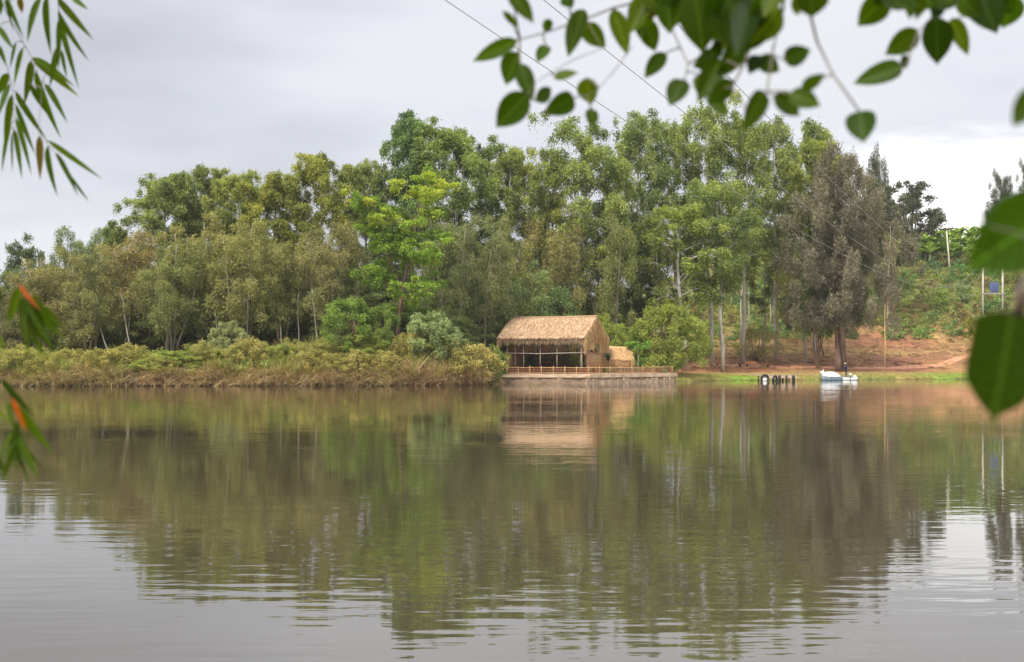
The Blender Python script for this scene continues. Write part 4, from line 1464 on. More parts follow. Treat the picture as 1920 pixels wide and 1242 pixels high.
# small annex with its own thatch behind the gable
ax0 = hl(HL - 0.4, 7.4, DZ)
ann = empty('thatched_annex', ax0, R(10))
ann.scale = (0.9, 1, 0.88)
tag(ann, 'small low thatched annex tucked behind the right gable of the hut', 'hut')
amb = MB()
amb.add([(-0.6, -1.4, 1.9), (3.6, -1.4, 1.9), (3.6, 0.2, 3.5), (-0.6, 0.2, 3.6), (3.6, 1.8, 2.1), (-0.6, 1.8, 2.1),
         (-0.6, -1.4, 1.7), (3.6, -1.4, 1.7), (3.6, 0.2, 3.3), (-0.6, 0.2, 3.4), (3.6, 1.8, 1.9), (-0.6, 1.8, 1.9)],
        [(0, 1, 2, 3), (3, 2, 4, 5), (7, 6, 9, 8), (8, 9, 11, 10), (0, 6, 7, 1), (5, 4, 10, 11), (1, 7, 8, 2), (2, 8, 10, 4), (0, 3, 9, 6), (3, 5, 11, 9)])
aroof = link('roof', amb.mesh('annex_roof', M['gable']), ann)
P0, P1 = [], []
for i in range(2600):
    u_ = rr_.uniform(-0.6, 3.65)
    t_ = rr_.random()
    if i % 3:
        p0 = (u_, 0.2 - 1.6 * t_, 3.6 - 1.68 * t_)
        p1 = (u_ + rr_.gauss(0, 0.06), p0[1] - 0.35, p0[2] - 0.36 + rr_.uniform(0, 0.08))
    else:
        p0 = (u_, -1.4 + rr_.uniform(-0.05, 0.1), 1.95)
        p1 = (u_ + rr_.gauss(0, 0.1), -1.45 + rr_.gauss(0, 0.06), 1.95 - rr_.uniform(0.4, 1.3))
    P0.append(p0)
    P1.append(p1)
A = strands(P0, P1, gg.uniform(0.03, 0.06, len(P0)), straw_cols(len(P0), 1.0, 0.25))
link('fringe', mesh_np('annex_fringe', *A, M['straw']), aroof)['kind'] = 'stuff'
for x_, y_ in ((-0.4, -1.1), (1.5, -1.1), (3.4, -1.1), (-0.4, 1.5), (3.4, 1.5)):
    link('post', MB().tube([(x_, y_, 0), (x_, y_, 2.0)], 0.06, 6).mesh('post', M['wood'], True), ann, None, (0.8, 0.7, 0.6, 1))
for i in range(34):
    s_ = link('wall_cane', cane, ann, None, (*[q * rr_.uniform(0.4, 0.8) for q in (1, 0.78, 0.66)], 1))
    s_.location = (-0.35 + i * 3.7 / 34, -1.0, 0)
    s_.scale = (1, 1, 0.66)

# railing round the deck front
rail = empty('deck_railing', (0, 0, 0))
tag(rail, 'low bamboo railing with upright canes along the water side of the hut deck', 'railing')
rp = [Vector((-0.55, 161.5, DZ)), Vector((8.45, 157.75, DZ)), Vector((19.0, 168.4, DZ))]
slat_me = MB().tube([(0, 0, 0), (0, 0, 0.62)], 0.03, 5).mesh('slat', M['redcane'], True)
slat_b = MB().tube([(0, 0, 0), (0, 0, 0.62)], 0.026, 5).mesh('slat', M['bamboo'], True)
post_me = MB().tube([(0, 0, 0), (0, 0, 0.82)], 0.045, 7).mesh('post', M['bamboo'], True)
for k_ in range(2):
    a_, b_ = rp[k_], rp[k_ + 1]
    L = (b_ - a_).length
    up = Vector((0, 0, 1))
    npst = 8 if k_ else 7
    for i in range(npst + (1 if k_ else 0)):
        q = a_.lerp(b_, i / npst)
        s_ = link('post', post_me, rail, q, (1.25, 1.15, 1.1, 1))
        s_.scale = (1, 1, rr_.uniform(0.95, 1.12))
        s_.rotation_euler = (rr_.gauss(0, 0.03), rr_.gauss(0, 0.03), 0)
    for h_, cc_ in ((0.70, (1.35, 1.2, 1.05, 1)), (0.12, (1, 0.85, 0.75, 1))):
        for i in range(3):
            p0, p1 = a_.lerp(b_, i / 3 - (0.004 if i else 0)), a_.lerp(b_, (i + 1) / 3)
            off = Vector((0, -0.06, h_ + rr_.uniform(-0.02, 0.02)))
            link('rail', MB().tube([p0 + off, p0.lerp(p1, 0.5) + off + Vector((0, 0, -0.015)), p1 + off + Vector((0, 0, rr_.uniform(-0.02, 0.02)))], 0.034, 6).mesh('rail', M['bamboo'], True), rail, None, cc_)
    ns = int(L / 0.105)
    for i in range(ns):
        t_ = (i + 0.5) / ns
        if k_ == 1 and not (0.35 < t_) and rr_.random() < 0.45:
            continue
        q = a_.lerp(b_, t_)
        red = k_ == 0 or t_ > 0.78
        s_ = link('cane', slat_me if red else slat_b, rail, q + Vector((0, 0.02, 0.05)), (*[z_ * rr_.uniform(0.6, 1.15) for z_ in (1, 0.95, 0.9)], 1))
        s_.rotation_euler = (0, rr_.gauss(0, 0.05), 0)

# papaya by the annex and a dark spiky pot plant
pg = empty('papaya_tree', (0, 0, 0))
pp0 = P(1196, 690, 165.5)
pg.location = (pp0.x, pp0.y, DZ)
mb = MB().tube([(0, 0, 0), (0.06, 0, 1.6), (-0.03, 0, 3.0)], [0.09, 0.07, 0.05], 7)
cl = []
rng = random.Random(71)
for i in range(15):
    a_ = i * 2.4
    h_ = 3.0 if i < 10 else rng.uniform(0.9, 1.7)
    L = rng.uniform(0.7, 1.3)
    e_ = Vector((math.cos(a_) * L, math.sin(a_) * L, h_ + rng.uniform(-0.1, 0.6)))
    mb.tube([(0, 0, h_ - 0.15), e_], [0.02, 0.01], 4, False)
    cl.append((e_.x, e_.y, e_.z, 0.5, 0.16, rng.uniform(0.4, 0.95)))
link('trunk', mb.mesh('papaya_trunk', M['bark_pale'], True), pg, None, (0.8, 0.75, 0.6, 1))
link('crown', crown('papaya_crown', cl, 75, 0.42, 0.2, 0.2, [(0.08, 0.15, 0.035), (0.14, 0.24, 0.045), (0.19, 0.30, 0.06)], 9, outw=1.0), pg)
tag(pg, 'young papaya tree with fresh green palmate leaves in front of the annex', 'tree')
sp = empty('palm_plant', P(1141, 690, 163.5))
sp.location.z = DZ
gg2 = np.random.default_rng(8)
n = 120
A = blades(np.tile(np.array([0, 0, 1.5]), (n, 1)) + gg2.normal(0, 0.05, (n, 3)), gg2.random(n) * 6.28, gg2.uniform(0.5, 1.2, n), gg2.uniform(0.3, 1.3, n), np.full(n, 0.07), np.tile([0.035, 0.07, 0.025], (n, 1)))
link('fronds', mesh_np('fronds', *A, M['leaf']), sp)
link('stem', MB().tube([(0, 0, 0), (0.03, 0, 0.8), (0, 0, 1.55)], 0.05, 6).mesh('stem', M['bark_brown'], True), sp)
tag(sp, 'dark spiky-leaved plant beside the hut gable', 'plant')
gp = empty('potted_shrub', P(1238, 692, 167.5))
gp.location.z = DZ
b1_ = bush(131, 1.0, 1.3, GRY, per=30, n=22, rx=0.16, L=0.16, W=0.07, low=0.1)
link('branches', b1_[0], gp)
link('crown', b1_[1], gp, None, (0.9, 1.1, 0.8, 1))
tag(gp, 'small grey-green shrub behind the right end of the deck railing', 'shrub')

# ------------------------------------------------------------------ jetty with tyres
jb = P(1424, 716, 172.5)
jt = empty('landing_stage', (jb.x + 0.45, 174.4, 0), R(8))
tag(jt, 'short plank landing stage with old tyres hung along its front', 'jetty')
for i in range(13):
    x_ = 0.0 + i * 0.355
    link('plank', MB().box((x_, -0.15 + rr_.uniform(-0.04, 0.04), 0.62 + rr_.uniform(0, 0.015)), (x_ + 0.33, 4.6, 0.68)).mesh('plank', M['wood']), jt, None, (*[rr_.uniform(0.9, 1.3)] * 3, 1))
for x_ in (1.2, 3.0, 4.4):
    for y_ in (0.6, 2.2, 4.4):
        link('pile', MB().tube([(x_, y_, -1.0), (x_, y_, 0.61)], 0.07, 7).mesh('pile', M['dark_wood'], True), jt)
link('bearer', MB().box((-0.05, -0.19, 0.36), (4.65, -0.05, 0.612)).mesh('bearer', M['wood']), jt, None, (1.7, 1.5, 1.35, 1))


def tyre(R0=0.36, r=0.12):
    v_, f_ = [], []
    nA, nB = 20, 8
    for i in range(nA):
        a_ = 2 * math.pi * i / nA
        for j in range(nB):
            b_ = 2 * math.pi * j / nB
            rr = R0 + r * math.cos(b_) * (1.0 if math.cos(b_) < 0 else 0.8)
            v_.append((rr * math.cos(a_), 1.1 * r * math.sin(b_), rr * math.sin(a_)))
            f_.append((i * nB + j, ((i + 1) % nA) * nB + j, ((i + 1) % nA) * nB + (j + 1) % nB, i * nB + (j + 1) % nB))
    return MB().add(v_, f_).mesh('tyre', M['rubber'], True)


ty_me = tyre()
tl = ['largest old tyre at the left end of the landing stage, pale inside', 'second tyre from the left on the landing stage, turned half edge-on',
      'third tyre from the left, black and nearly edge-on', 'fourth tyre from the left on the landing stage', 'tyre at the right end of the landing stage']
for i, (tx_, rz_, s_) in enumerate(((0.45, 0.0, 1.3), (1.75, 0.7, 1.0), (2.3, 1.1, 1.05), (3.2, 1.25, 1.0), (4.1, 1.0, 1.0))):
    o = link('tyre', ty_me, None, jt.matrix_basis @ Vector((tx_, -0.34, 0.28)))
    o.rotation_euler = (0, 0, R(8) + rz_)
    o.scale = (s_, s_, s_)
    tag(o, tl[i], 'tyre')
o = link('float_drum', MB().tube([(0, -0.2, 0.12), (0, 0.5, 0.12)], 0.26, 12).mesh('float_drum', M['white_gel'], True), None, jt.matrix_basis @ Vector((0.45, -0.25, 0.02)))
tag(o, 'white drum seen through the largest tyre at the landing stage', 'drum')

# planks on low trestles on the bank
for i, (px, py, L, colr, lab, mt) in enumerate(((1366, 688, 3.6, (0.8, 0.8, 0.8), 'long low dark plank bench left on the grassy bank above the tyres', 'dark_wood'),
                                               (1420, 688, 3.4, (1.2, 1.1, 1.0), 'low orange-brown plank bench right of the dark one on the bank', 'redcane'))):
    gp_ = ground_at(px, py)
    bnch = empty('plank_bench', gp_, R(-3 + 5 * i))
    link('seat', MB().box((-L / 2, -0.18, 0.36), (L / 2, -0.003, 0.42)).mesh('seat', M[mt]), bnch, None, (*colr, 1))
    link('seat', MB().box((-L / 2 + 0.2, 0.003, 0.36), (L / 2 + 0.15, 0.2, 0.43)).mesh('seat', M[mt]), bnch, None, (*colr, 1))
    for x_ in (-L / 2 + 0.25, L / 2 - 0.25):
        link('leg', MB().tube([(x_, -0.02, -0.1), (x_, -0.02, 0.355)], 0.15, 8).mesh('leg', M['dark_wood'], True), bnch)
    tag(bnch, lab, 'bench')
    if i:
        stk = empty('plank_stack', gp_ + Vector((-0.9, -0.1, 0.435)), R(3))
        for q in range(4):
            pk = link('plank', MB().box((-0.9 + 0.08 * q, -0.16, 0.075 * q), (0.95 - 0.1 * q, 0.16, 0.075 * q + 0.07)).mesh('plank', M['bamboo']), stk, None, (1.2, 0.75, 0.6, 1))
        tag(stk, 'small stack of orange-brown planks lying on the right-hand plank bench', 'planks')

# boulders / clods
# ------------------------------------------------------------------ boat, raft, person
BY = 180.5
bx0 = P(1559, 712, BY).x
boat = empty('covered_boat', (bx0, BY, 0), R(3))
tag(boat, 'small blue-grey hulled boat under a rounded white cover near the twin trunk', 'boat')
secs = [(-1.25, 0.30, 0.62), (-1.1, 0.52, 0.50), (-0.4, 0.66, 0.42), (0.5, 0.66, 0.42), (1.1, 0.50, 0.44), (1.45, 0.10, 0.52)]
v_, f_ = [], []
for x_, w_, h_ in secs:
    v_ += [(x_, -w_, h_), (x_, -w_ * 0.9, h_ * 0.45), (x_ * 0.97, -w_ * 0.6, -0.12), (x_ * 0.97, w_ * 0.6, -0.12), (x_, w_ * 0.9, h_ * 0.45), (x_, w_, h_)]
for i in range(5):
    for j in range(5):
        a_ = i * 6 + j
        f_.append((a_, a_ + 1, a_ + 7, a_ + 6))
    f_.append((i * 6 + 5, i * 6, i * 6 + 6, i * 6 + 11))
f_ += [(0, 5, 4, 3, 2, 1), (30, 31, 32, 33, 34, 35)]
link('hull', MB().add(v_, f_).mesh('hull', M['blue_gel'], True), boat)
rim = MB()
for s_ in (-1, 1):
    rim.tube([(x_, s_ * (w_ + 0.015), h_ + 0.015) for x_, w_, h_ in secs], 0.035, 6)
link('gunwale', rim.mesh('gunwale', M['steel'], True), boat)
# rounded cover
v_, f_ = [], []
cs = [(-1.28, 0.62, 0.95, 0.30), (-1.0, 0.52, 1.02, 0.46), (-0.5, 0.45, 1.10, 0.60), (0.0, 0.45, 1.12, 0.62), (0.45, 0.45, 1.04, 0.60), (0.85, 0.46, 0.82, 0.52), (1.1, 0.47, 0.58, 0.42)]
for x_, zb, zt, w_ in cs:
    for j in range(9):
        a_ = math.pi * j / 8
        v_.append((x_, -w_ * math.cos(a_), zb + (zt - zb) * math.sin(a_) ** 0.8))
for i in range(len(cs) - 1):
    for j in range(8):
        a_ = i * 9 + j
        f_.append((a_, a_ + 1, a_ + 10, a_ + 9))
f_ += [tuple(range(9))[::-1], tuple(range(len(v_) - 9, len(v_)))]
link('cover', MB().add(v_, f_).mesh('cover', M['white_gel'], True), boat)
link('stern_fin', MB().add([(-1.42, -0.1, 0.9), (-1.02, -0.1, 0.95), (-1.0, -0.06, 1.42), (-1.15, -0.06, 1.2), (-1.5, -0.06, 1.16),
                            (-1.42, 0.1, 0.9), (-1.02, 0.1, 0.95), (-1.0, 0.06, 1.42), (-1.15, 0.06, 1.2), (-1.5, 0.06, 1.16)],
                           [(0, 1, 2, 3, 4), (9, 8, 7, 6, 5), (0, 5, 6, 1), (1, 6, 7, 2), (2, 7, 8, 3), (3, 8, 9, 4), (4, 9, 5, 0)]).mesh('stern_fin', M['white_gel']), boat)

link('seat', MB().box((0.75, -0.42, 0.40), (1.0, 0.42, 0.47)).mesh('seat', M['wood']), boat)
link('mooring_rope', MB().tube([(1.4, -0.05, 0.5), (1.7, 0.6, 0.12), (1.9, 2.2, 0.1), (2.1, 4.0, 0.35)], 0.015, 5).mesh('mooring_rope', M['bamboo'], True), boat)
rx0 = P(1593, 711, BY + 0.3).x
raft = empty('pontoon_boat', (rx0, BY + 0.3, 0), R(-4))
tag(raft, 'small white twin-float raft on which the person in navy stands', 'boat')
for y_ in (-0.42, 0.42):
    link('float', MB().tube([(-1.0, y_, 0.28), (-0.85, y_, 0.16), (0.7, y_, 0.16), (0.9, y_, 0.30)], [0.1, 0.24, 0.24, 0.12], 10).mesh('float', M['white_gel'], True), raft)
for i in range(6):
    x_ = -0.8 + i * 0.26
    link('deck_board', MB().box((x_, -0.6, 0.40), (x_ + 0.24, 0.6, 0.44)).mesh('deck_board', M['wood']), raft, None, (0.9, 0.95, 1, 1))
link('bow_block', MB().tube([(0.62, 0, 0.2), (0.66, 0, 0.5), (0.68, 0, 0.62)], [0.24, 0.27, 0.12], 10).mesh('bow_block', M['white_gel'], True), raft)
mot = empty('outboard_motor', raft.matrix_basis @ Vector((0.02, -0.52, 0.44)))
link('cowling', MB().tube([(0, 0, 0.12), (0, 0, 0.2), (0, 0, 0.34), (0, 0, 0.42)], [0.1, 0.19, 0.2, 0.1], 10).mesh('cowling', M['white_gel'], True), mot)
link('shaft', MB().tube([(0, -0.12, -0.6), (0, -0.1, 0.14)], 0.05, 8).mesh('shaft', M['dark_wood'], True), mot)
link('bracket', MB().box((-0.08, -0.1, -0.0), (0.08, 0.1, 0.118)).mesh('bracket', M['steel'], False), mot)
tag(mot, 'small white-topped outboard motor at the feet of the standing person', 'motor')


def skin_mesh(name, joints, edges, mat, subsurf=1):
    me = bpy.data.meshes.new(name)
    me.from_pydata([j[0] for j in joints], edges, [])
    o = bpy.data.objects.new(name, me)
    COL.objects.link(o)
    o.modifiers.new('skin', 'SKIN')
    for i, j in enumerate(joints):
        r_ = j[1]
        me.skin_vertices[0].data[i].radius = r_ if isinstance(r_, tuple) else (r_, r_)
    me.skin_vertices[0].data[0].use_root = True
    ss = o.modifiers.new('sub', 'SUBSURF')
    ss.levels = ss.render_levels = subsurf
    bpy.context.view_layer.update()
    dg = bpy.context.evaluated_depsgraph_get()
    nm = bpy.data.meshes.new_from_object(o.evaluated_get(dg))
    bpy.data.objects.remove(o)
    for p in nm.polygons:
        p.use_smooth = True
    nm.materials.clear()
    nm.materials.append(mat)
    nm.name = name
    return nm


per = empty('person', raft.matrix_basis @ Vector((-0.42, 0.05, 0.44)), R(160))
tag(per, 'person in navy jacket, dark trousers and cream cap standing on the white raft', 'person')
# figure faces +X locally before the turn; standing, slightly bent, forearms forward
J = [((0, 0, 0.93), (0.12, 0.15)), ((0.01, 0, 1.12), (0.10, 0.14)), ((0.05, 0, 1.32), (0.11, 0.16)), ((0.09, 0, 1.44), 0.06), ((0.12, 0, 1.52), (0.075, 0.07)), ((0.13, 0, 1.62), (0.09, 0.08)), ((0.12, 0, 1.69), 0.05),
     ((0.05, 0.19, 1.38), 0.055), ((0.08, 0.25, 1.12), 0.042), ((0.27, 0.17, 1.02), 0.032), ((0.34, 0.13, 1.03), 0.03),
     ((0.05, -0.19, 1.38), 0.055), ((0.08, -0.25, 1.12), 0.042), ((0.27, -0.17, 1.04), 0.032), ((0.34, -0.13, 1.06), 0.03),
     ((0, 0.09, 0.82), 0.085), ((0.03, 0.11, 0.48), 0.058), ((-0.02, 0.12, 0.08), 0.04), ((0.10, 0.13, 0.04), 0.035),
     ((0, -0.09, 0.82), 0.085), ((0.03, -0.12, 0.48), 0.058), ((-0.02, -0.13, 0.08), 0.04), ((0.10, -0.14, 0.04), 0.035),
     ((0.21, 0, 1.60), 0.02)]
E = [(0, 1), (1, 2), (2, 3), (3, 4), (4, 5), (5, 6), (2, 7), (7, 8), (8, 9), (9, 10), (2, 11), (11, 12), (12, 13), (13, 14),
     (0, 15), (15, 16), (16, 17), (17, 18), (0, 19), (19, 20), (20, 21), (21, 22)]
J = J[:-1]
body_me = skin_mesh('body', J, E, M['skin'])
body = link('body', body_me, per)
fg = MB()
for s_ in (-1, 1):
    hx, hy, hz = (0.36, 0.125 * s_, 1.04)
    for k_, (dy_, L_) in enumerate(((-0.033, 0.06), (-0.011, 0.075), (0.011, 0.08), (0.033, 0.07))):
        fg.tube([(hx, hy + dy_, hz), (hx + L_ * 0.6, hy + dy_, hz - 0.01), (hx + L_ * 0.8, hy + dy_, hz - 0.04)], [0.009, 0.008, 0.006], 6)
    fg.tube([(hx - 0.03, hy - s_ * 0.03, hz + 0.01), (hx + 0.01, hy - s_ * 0.06, hz + 0.01), (hx + 0.03, hy - s_ * 0.06, hz - 0.01)], [0.011, 0.009, 0.007], 6)
link('fingers', fg.mesh('fingers', M['skin'], True), per)
fc = MB().tube([(0.215, 0, 1.635), (0.245, 0, 1.60), (0.21, 0, 1.595)], [0.008, 0.014, 0.008], 6)
for s_ in (-1, 1):
    fc.tube([(0.12, s_ * 0.085, 1.64), (0.125, s_ * 0.1, 1.61), (0.13, s_ * 0.088, 1.585)], [0.01, 0.018, 0.008], 6)
link('face', fc.mesh('face', M['skin'], True), per)
ey = MB()
for s_ in (-1, 1):
    ey.tube([(0.198, s_ * 0.032, 1.635), (0.212, s_ * 0.032, 1.635)], 0.010, 6)
ey.tube([(0.208, -0.028, 1.565), (0.213, 0, 1.563), (0.208, 0.028, 1.565)], 0.005, 5)
link('eyes_and_mouth', ey.mesh('eyes', M['dark_wood']), per)
jk = [((0, 0, 0.86), (0.18, 0.21)), ((0.01, 0, 1.12), (0.16, 0.20)), ((0.05, 0, 1.33), (0.155, 0.21)), ((0.08, 0, 1.43), 0.075),
      ((0.05, 0.19, 1.38), 0.078), ((0.08, 0.25, 1.12), 0.062), ((0.24, 0.185, 1.03), 0.048), ((0.05, -0.19, 1.38), 0.078), ((0.08, -0.25, 1.12), 0.062), ((0.24, -0.185, 1.05), 0.048)]
link('jacket', skin_mesh('jacket', jk, [(0, 1), (1, 2), (2, 3), (2, 4), (4, 5), (5, 6), (2, 7), (7, 8), (8, 9)], M['navy']), per)
tw_ = [((0, 0, 0.95), (0.13, 0.16)), ((0, 0.09, 0.80), 0.105), ((0.03, 0.115, 0.48), 0.08), ((-0.01, 0.12, 0.13), 0.07), ((0, -0.09, 0.80), 0.105), ((0.03, -0.12, 0.48), 0.08), ((-0.01, -0.13, 0.13), 0.07)]
link('trousers', skin_mesh('trousers', tw_, [(0, 1), (1, 2), (2, 3), (0, 4), (4, 5), (5, 6)], M['dark_cloth']), per)
cap = MB().tube([(0.12, 0, 1.655), (0.12, 0, 1.70), (0.12, 0, 1.75), (0.12, 0, 1.775)], [0.112, 0.115, 0.09, 0.03], 14)
cap.add([(0.2, -0.08, 1.665), (0.33, -0.05, 1.65), (0.33, 0.05, 1.65), (0.2, 0.08, 1.665), (0.2, -0.08, 1.68), (0.33, -0.05, 1.66), (0.33, 0.05, 1.66), (0.2, 0.08, 1.68)],
        [(0, 3, 2, 1), (4, 5, 6, 7), (0, 1, 5, 4), (1, 2, 6, 5), (2, 3, 7, 6), (3, 0, 4, 7)])
link('cap', cap.mesh('cap', M['cream_cloth'], True), per)
sh = MB()
for s_ in (-1, 1):
    sh.tube([(-0.07, s_ * 0.125, 0.045), (0.02, s_ * 0.125, 0.05), (0.12, s_ * 0.135, 0.04), (0.17, s_ * 0.14, 0.03)], [0.045, 0.05, 0.045, 0.025], 8)
link('shoes', sh.mesh('shoes', M['dark_wood'], True), per)

# ------------------------------------------------------------------ poles and wires
gpb = ground_at(1659, 703)
o = link('thin_pole', MB().tube([(0, 0, -0.3), (0.05, 0, 4), (-0.02, 0, 7.2), (0.05, 0, 9.6)], [0.05, 0.045, 0.035, 0.02], 7).mesh('thin_pole', M['bamboo'], True), None, gpb, (1.4, 1.35, 1.1, 1))
tag(o, 'tall thin pale pole standing upright at the shore right of the boat', 'pole')

hpg = ground_at(1862, 603)
hpY = hpg.y
hx1, hx2 = P(1843, 600, hpY).x, P(1880, 600, hpY).x
hp = empty('transformer_pole', ((hx1 + hx2) / 2, hpY, 0))
hz = tz((hx1 + hx2) / 2, hpY)
hp.location.z = hz
half = (hx2 - hx1) / 2
HP = P(1862, 478, hpY).z - hz           # height of the poles
AZ = P(1862, 551, hpY).z - hz           # platform beam
M['pole'] = noise_mat('pole_wood', (0.42, 0.37, 0.30), (0.62, 0.57, 0.49), 1.0, (3, 3, 0.5))
for s_ in (-1, 1):
    link('pole', MB().tube([(s_ * half, 0, -0.8), (s_ * half, 0, HP)], [0.19, 0.13], 9).mesh('pole', M['pole'], True), hp)
for z_, yy in ((HP - 0.4, 0.17), (HP - 2.4, 0.17), (AZ, 0.19), (AZ, -0.19)):
    link('crossarm', MB().box((-half - 0.4, yy - 0.05, z_ - 0.08), (half + 0.4, yy + 0.05, z_ + 0.08)).mesh('crossarm', M['steel']), hp)
tro = link('transformer_tank', MB().box((-0.75, -0.35, AZ + 0.35), (0.65, 0.35, AZ + 1.95)).mesh('transformer_tank', M['steel_blue']), hp)
tro.location = (0.3, 0, 0)
fin = MB().box((-0.03, -0.5, AZ + 0.5), (0.03, -0.353, AZ + 1.8)).mesh('cooling_fin', M['steel_blue'])
for i in range(8):
    f1 = link('cooling_fin', fin, tro)
    f1.location = (-0.62 + i * 0.17, 0, 0)
link('tank_foot', MB().box((-0.6, -0.2, AZ + 0.082), (0.5, 0.2, AZ + 0.348)).mesh('tank_foot', M['steel']), tro)
for i in range(3):
    b1 = link('bushing', MB().tube([(0, 0, AZ + 1.95), (0, 0, AZ + 2.05), (0, 0, AZ + 2.15), (0, 0, AZ + 2.35)], [0.06, 0.09, 0.05, 0.03], 8).mesh('bushing', M['porcelain'], True), tro)
    b1.location = (-0.4 + i * 0.35, 0, 0)
tag(hp, 'two-legged wooden pole frame carrying a blue transformer on the right slope', 'utility pole')

up = ground_at(1783, 531)
pole = empty('utility_pole', up)
Hp = CAMH + (HZ - 424) / F * up.y - up.z
pole.rotation_euler = (0, -math.atan2(9 / F * up.y, Hp), 0)
link('pole', MB().tube([(0, 0, -0.5), (0, 0, Hp)], [0.19, 0.13], 8).mesh('pole', M['pole'], True), pole)
link('crossarm', MB().box((-1.4, -0.26, Hp - 0.75), (1.4, -0.13, Hp - 0.45)).mesh('crossarm', M['dark_wood']), pole)
for x_ in (-1.25, 0.5, 1.25):
    link('insulator', MB().tube([(x_, -0.19, Hp - 0.40), (x_, -0.19, Hp - 0.1)], [0.09, 0.07], 7).mesh('insulator', M['porcelain'], True), pole)
tag(pole, 'slightly leaning wooden utility pole with a crossarm on the upper slope', 'utility pole')

wl_ = ['lowest and leftmost of the three overhead wires crossing the sky', 'middle of the three overhead wires crossing the sky', 'uppermost and rightmost of the three overhead wires crossing the sky']
for i, (p0, p1) in enumerate(((Vector((-1, 20, 7.7)), Vector((hx1, hpY, hz + HP - 0.2))), (Vector((0.22, 19.55, 7.72)), Vector(((hx1 + hx2) / 2, hpY, hz + HP - 0.2))),
                              (Vector((1.62, 19.0, 7.7)), Vector((hx2, hpY, hz + HP - 0.2))))):
    pts = []
    for k_ in range(-4, 61):
        t_ = k_ / 60
        q = p0.lerp(p1, t_)
        q.z -= 4 * t_ * (1 - t_) * 4.8
        pts.append(q)
    # the wire itself is thin; its radius is that of a covered conductor
    o = link('overhead_wire', MB().tube(pts, [0.005 + 0.008 * max(0, min(1, k_ / 30)) for k_ in range(65)], 5).mesh('overhead_wire', M['wire'], True))
    tag(o, wl_[i], 'wire')

# ------------------------------------------------------------------ thin air haze
m, nt, out = new_mat('haze')
pv = nt.nodes.new('ShaderNodeVolumePrincipled')
pv.inputs['Color'].default_value = (0.95, 0.96, 1.0, 1)
pv.inputs['Density'].default_value = 0.0001
nt.links.new(pv.outputs[0], out.inputs['Volume'])
hz_o = link('haze', MB().box((-4700, -500, -3.4), (4700, 6200, 52)).mesh('haze', m))
tag(hz_o, 'thin pale air haze over the lake and wood', 'haze', kind='stuff')

# ------------------------------------------------------------------ foreground foliage
def leaf_material(name, c_lo, c_hi, transl=0.5, veins=True, tip=None):
    m, nt, out = new_mat(name)
    n_ = nz(nt, 22, 3, 0.6)
    c_ = ramp(nt, n_, [(0.3, c_lo), (0.7, c_hi)])
    if veins:
        tc_ = nt.nodes.new('ShaderNodeTexCoord')
        sp_ = nt.nodes.new('ShaderNodeSeparateXYZ')
        nt.links.new(tc_.outputs['Object'], sp_.inputs[0])
        ay_ = nmath(nt, 'ABSOLUTE', sp_.outputs[1], 0.0)
        rib = nmath(nt, 'LESS_THAN', ay_, 0.022)
        vv_ = nmath(nt, 'SINE', nmath(nt, 'MULTIPLY', nmath(nt, 'SUBTRACT', sp_.outputs[0], nmath(nt, 'MULTIPLY', ay_, 0.75)), 44.0), 0.0)
        vv_ = nmath(nt, 'GREATER_THAN', vv_, 0.9)
        vf = nmath(nt, 'MAXIMUM', rib, nmath(nt, 'MULTIPLY', vv_, 0.55))
        c_ = mixc(nt, 'MIX', vf, c_, tuple(q * 1.7 + 0.012 for q in c_hi))
        if tip:
            c_ = mixc(nt, 'MIX', ramp(nt, nmath(nt, 'ADD', sp_.outputs[0], nmath(nt, 'MULTIPLY', n_, 0.35)), [(0.75, (0, 0, 0)), (1.05, (1, 1, 1))]), c_, tip)
    oi = nt.nodes.new('ShaderNodeObjectInfo')
    c_ = mixc(nt, 'MULTIPLY', 1.0, c_, oi.outputs['Color'])
    b_ = nt.nodes.new('ShaderNodeBsdfPrincipled')
    b_.inputs['Roughness'].default_value = 0.45
    b_.inputs['Specular IOR Level'].default_value = 0.12
    nt.links.new(c_, b_.inputs['Base Color'])
    t_ = nt.nodes.new('ShaderNodeBsdfTranslucent')
    nt.links.new(mixc(nt, 'MULTIPLY', 1.0, c_, (1.5, 1.4, 0.5)), t_.inputs[0])
    mx_ = nt.nodes.new('ShaderNodeMixShader')
    mx_.inputs[0].default_value = transl
    nt.links.new(b_.outputs[0], mx_.inputs[1])
    nt.links.new(t_.outputs[0], mx_.inputs[2])
    nt.links.new(mx_.outputs[0], out.inputs[0])
    return m


M['broad'] = leaf_material('broad_leaf', (0.026, 0.058, 0.0014), (0.045, 0.088, 0.0022))
M['bamboo_leaf'] = leaf_material('bamboo_leaf', (0.032, 0.070, 0.002), (0.064, 0.115, 0.003))
M['autumn'] = leaf_material('orange_leaf', (0.30, 0.035, 0.004), (0.5, 0.12, 0.008), tip=(0.07, 0.12, 0.006))
M['twig'] = noise_mat('twig', (0.10, 0.085, 0.06), (0.20, 0.17, 0.12), 20.0)


def leaf_mesh(name, prof_, fold, curl, mat):
    """unit leaf: base at origin, tip at +X 1, half width 0.5 in Y"""
    v_, f_ = [], []
    n_ = len(prof_)
    for i, (x_, w_) in enumerate(prof_):
        zc = -curl * x_ * x_
        v_ += [(x_, -w_ / 2, zc + fold * w_ * 0.5), (x_, -w_ / 4, zc + fold * w_ * 0.18), (x_, 0, zc), (x_, w_ / 4, zc + fold * w_ * 0.18), (x_, w_ / 2, zc + fold * w_ * 0.5)]
    for i in range(n_ - 1):
        for j in range(4):
            a_ = i * 5 + j
            f_.append((a_, a_ + 5, a_ + 6, a_ + 1))
    return MB().add(v_, f_).mesh(name, mat, True)


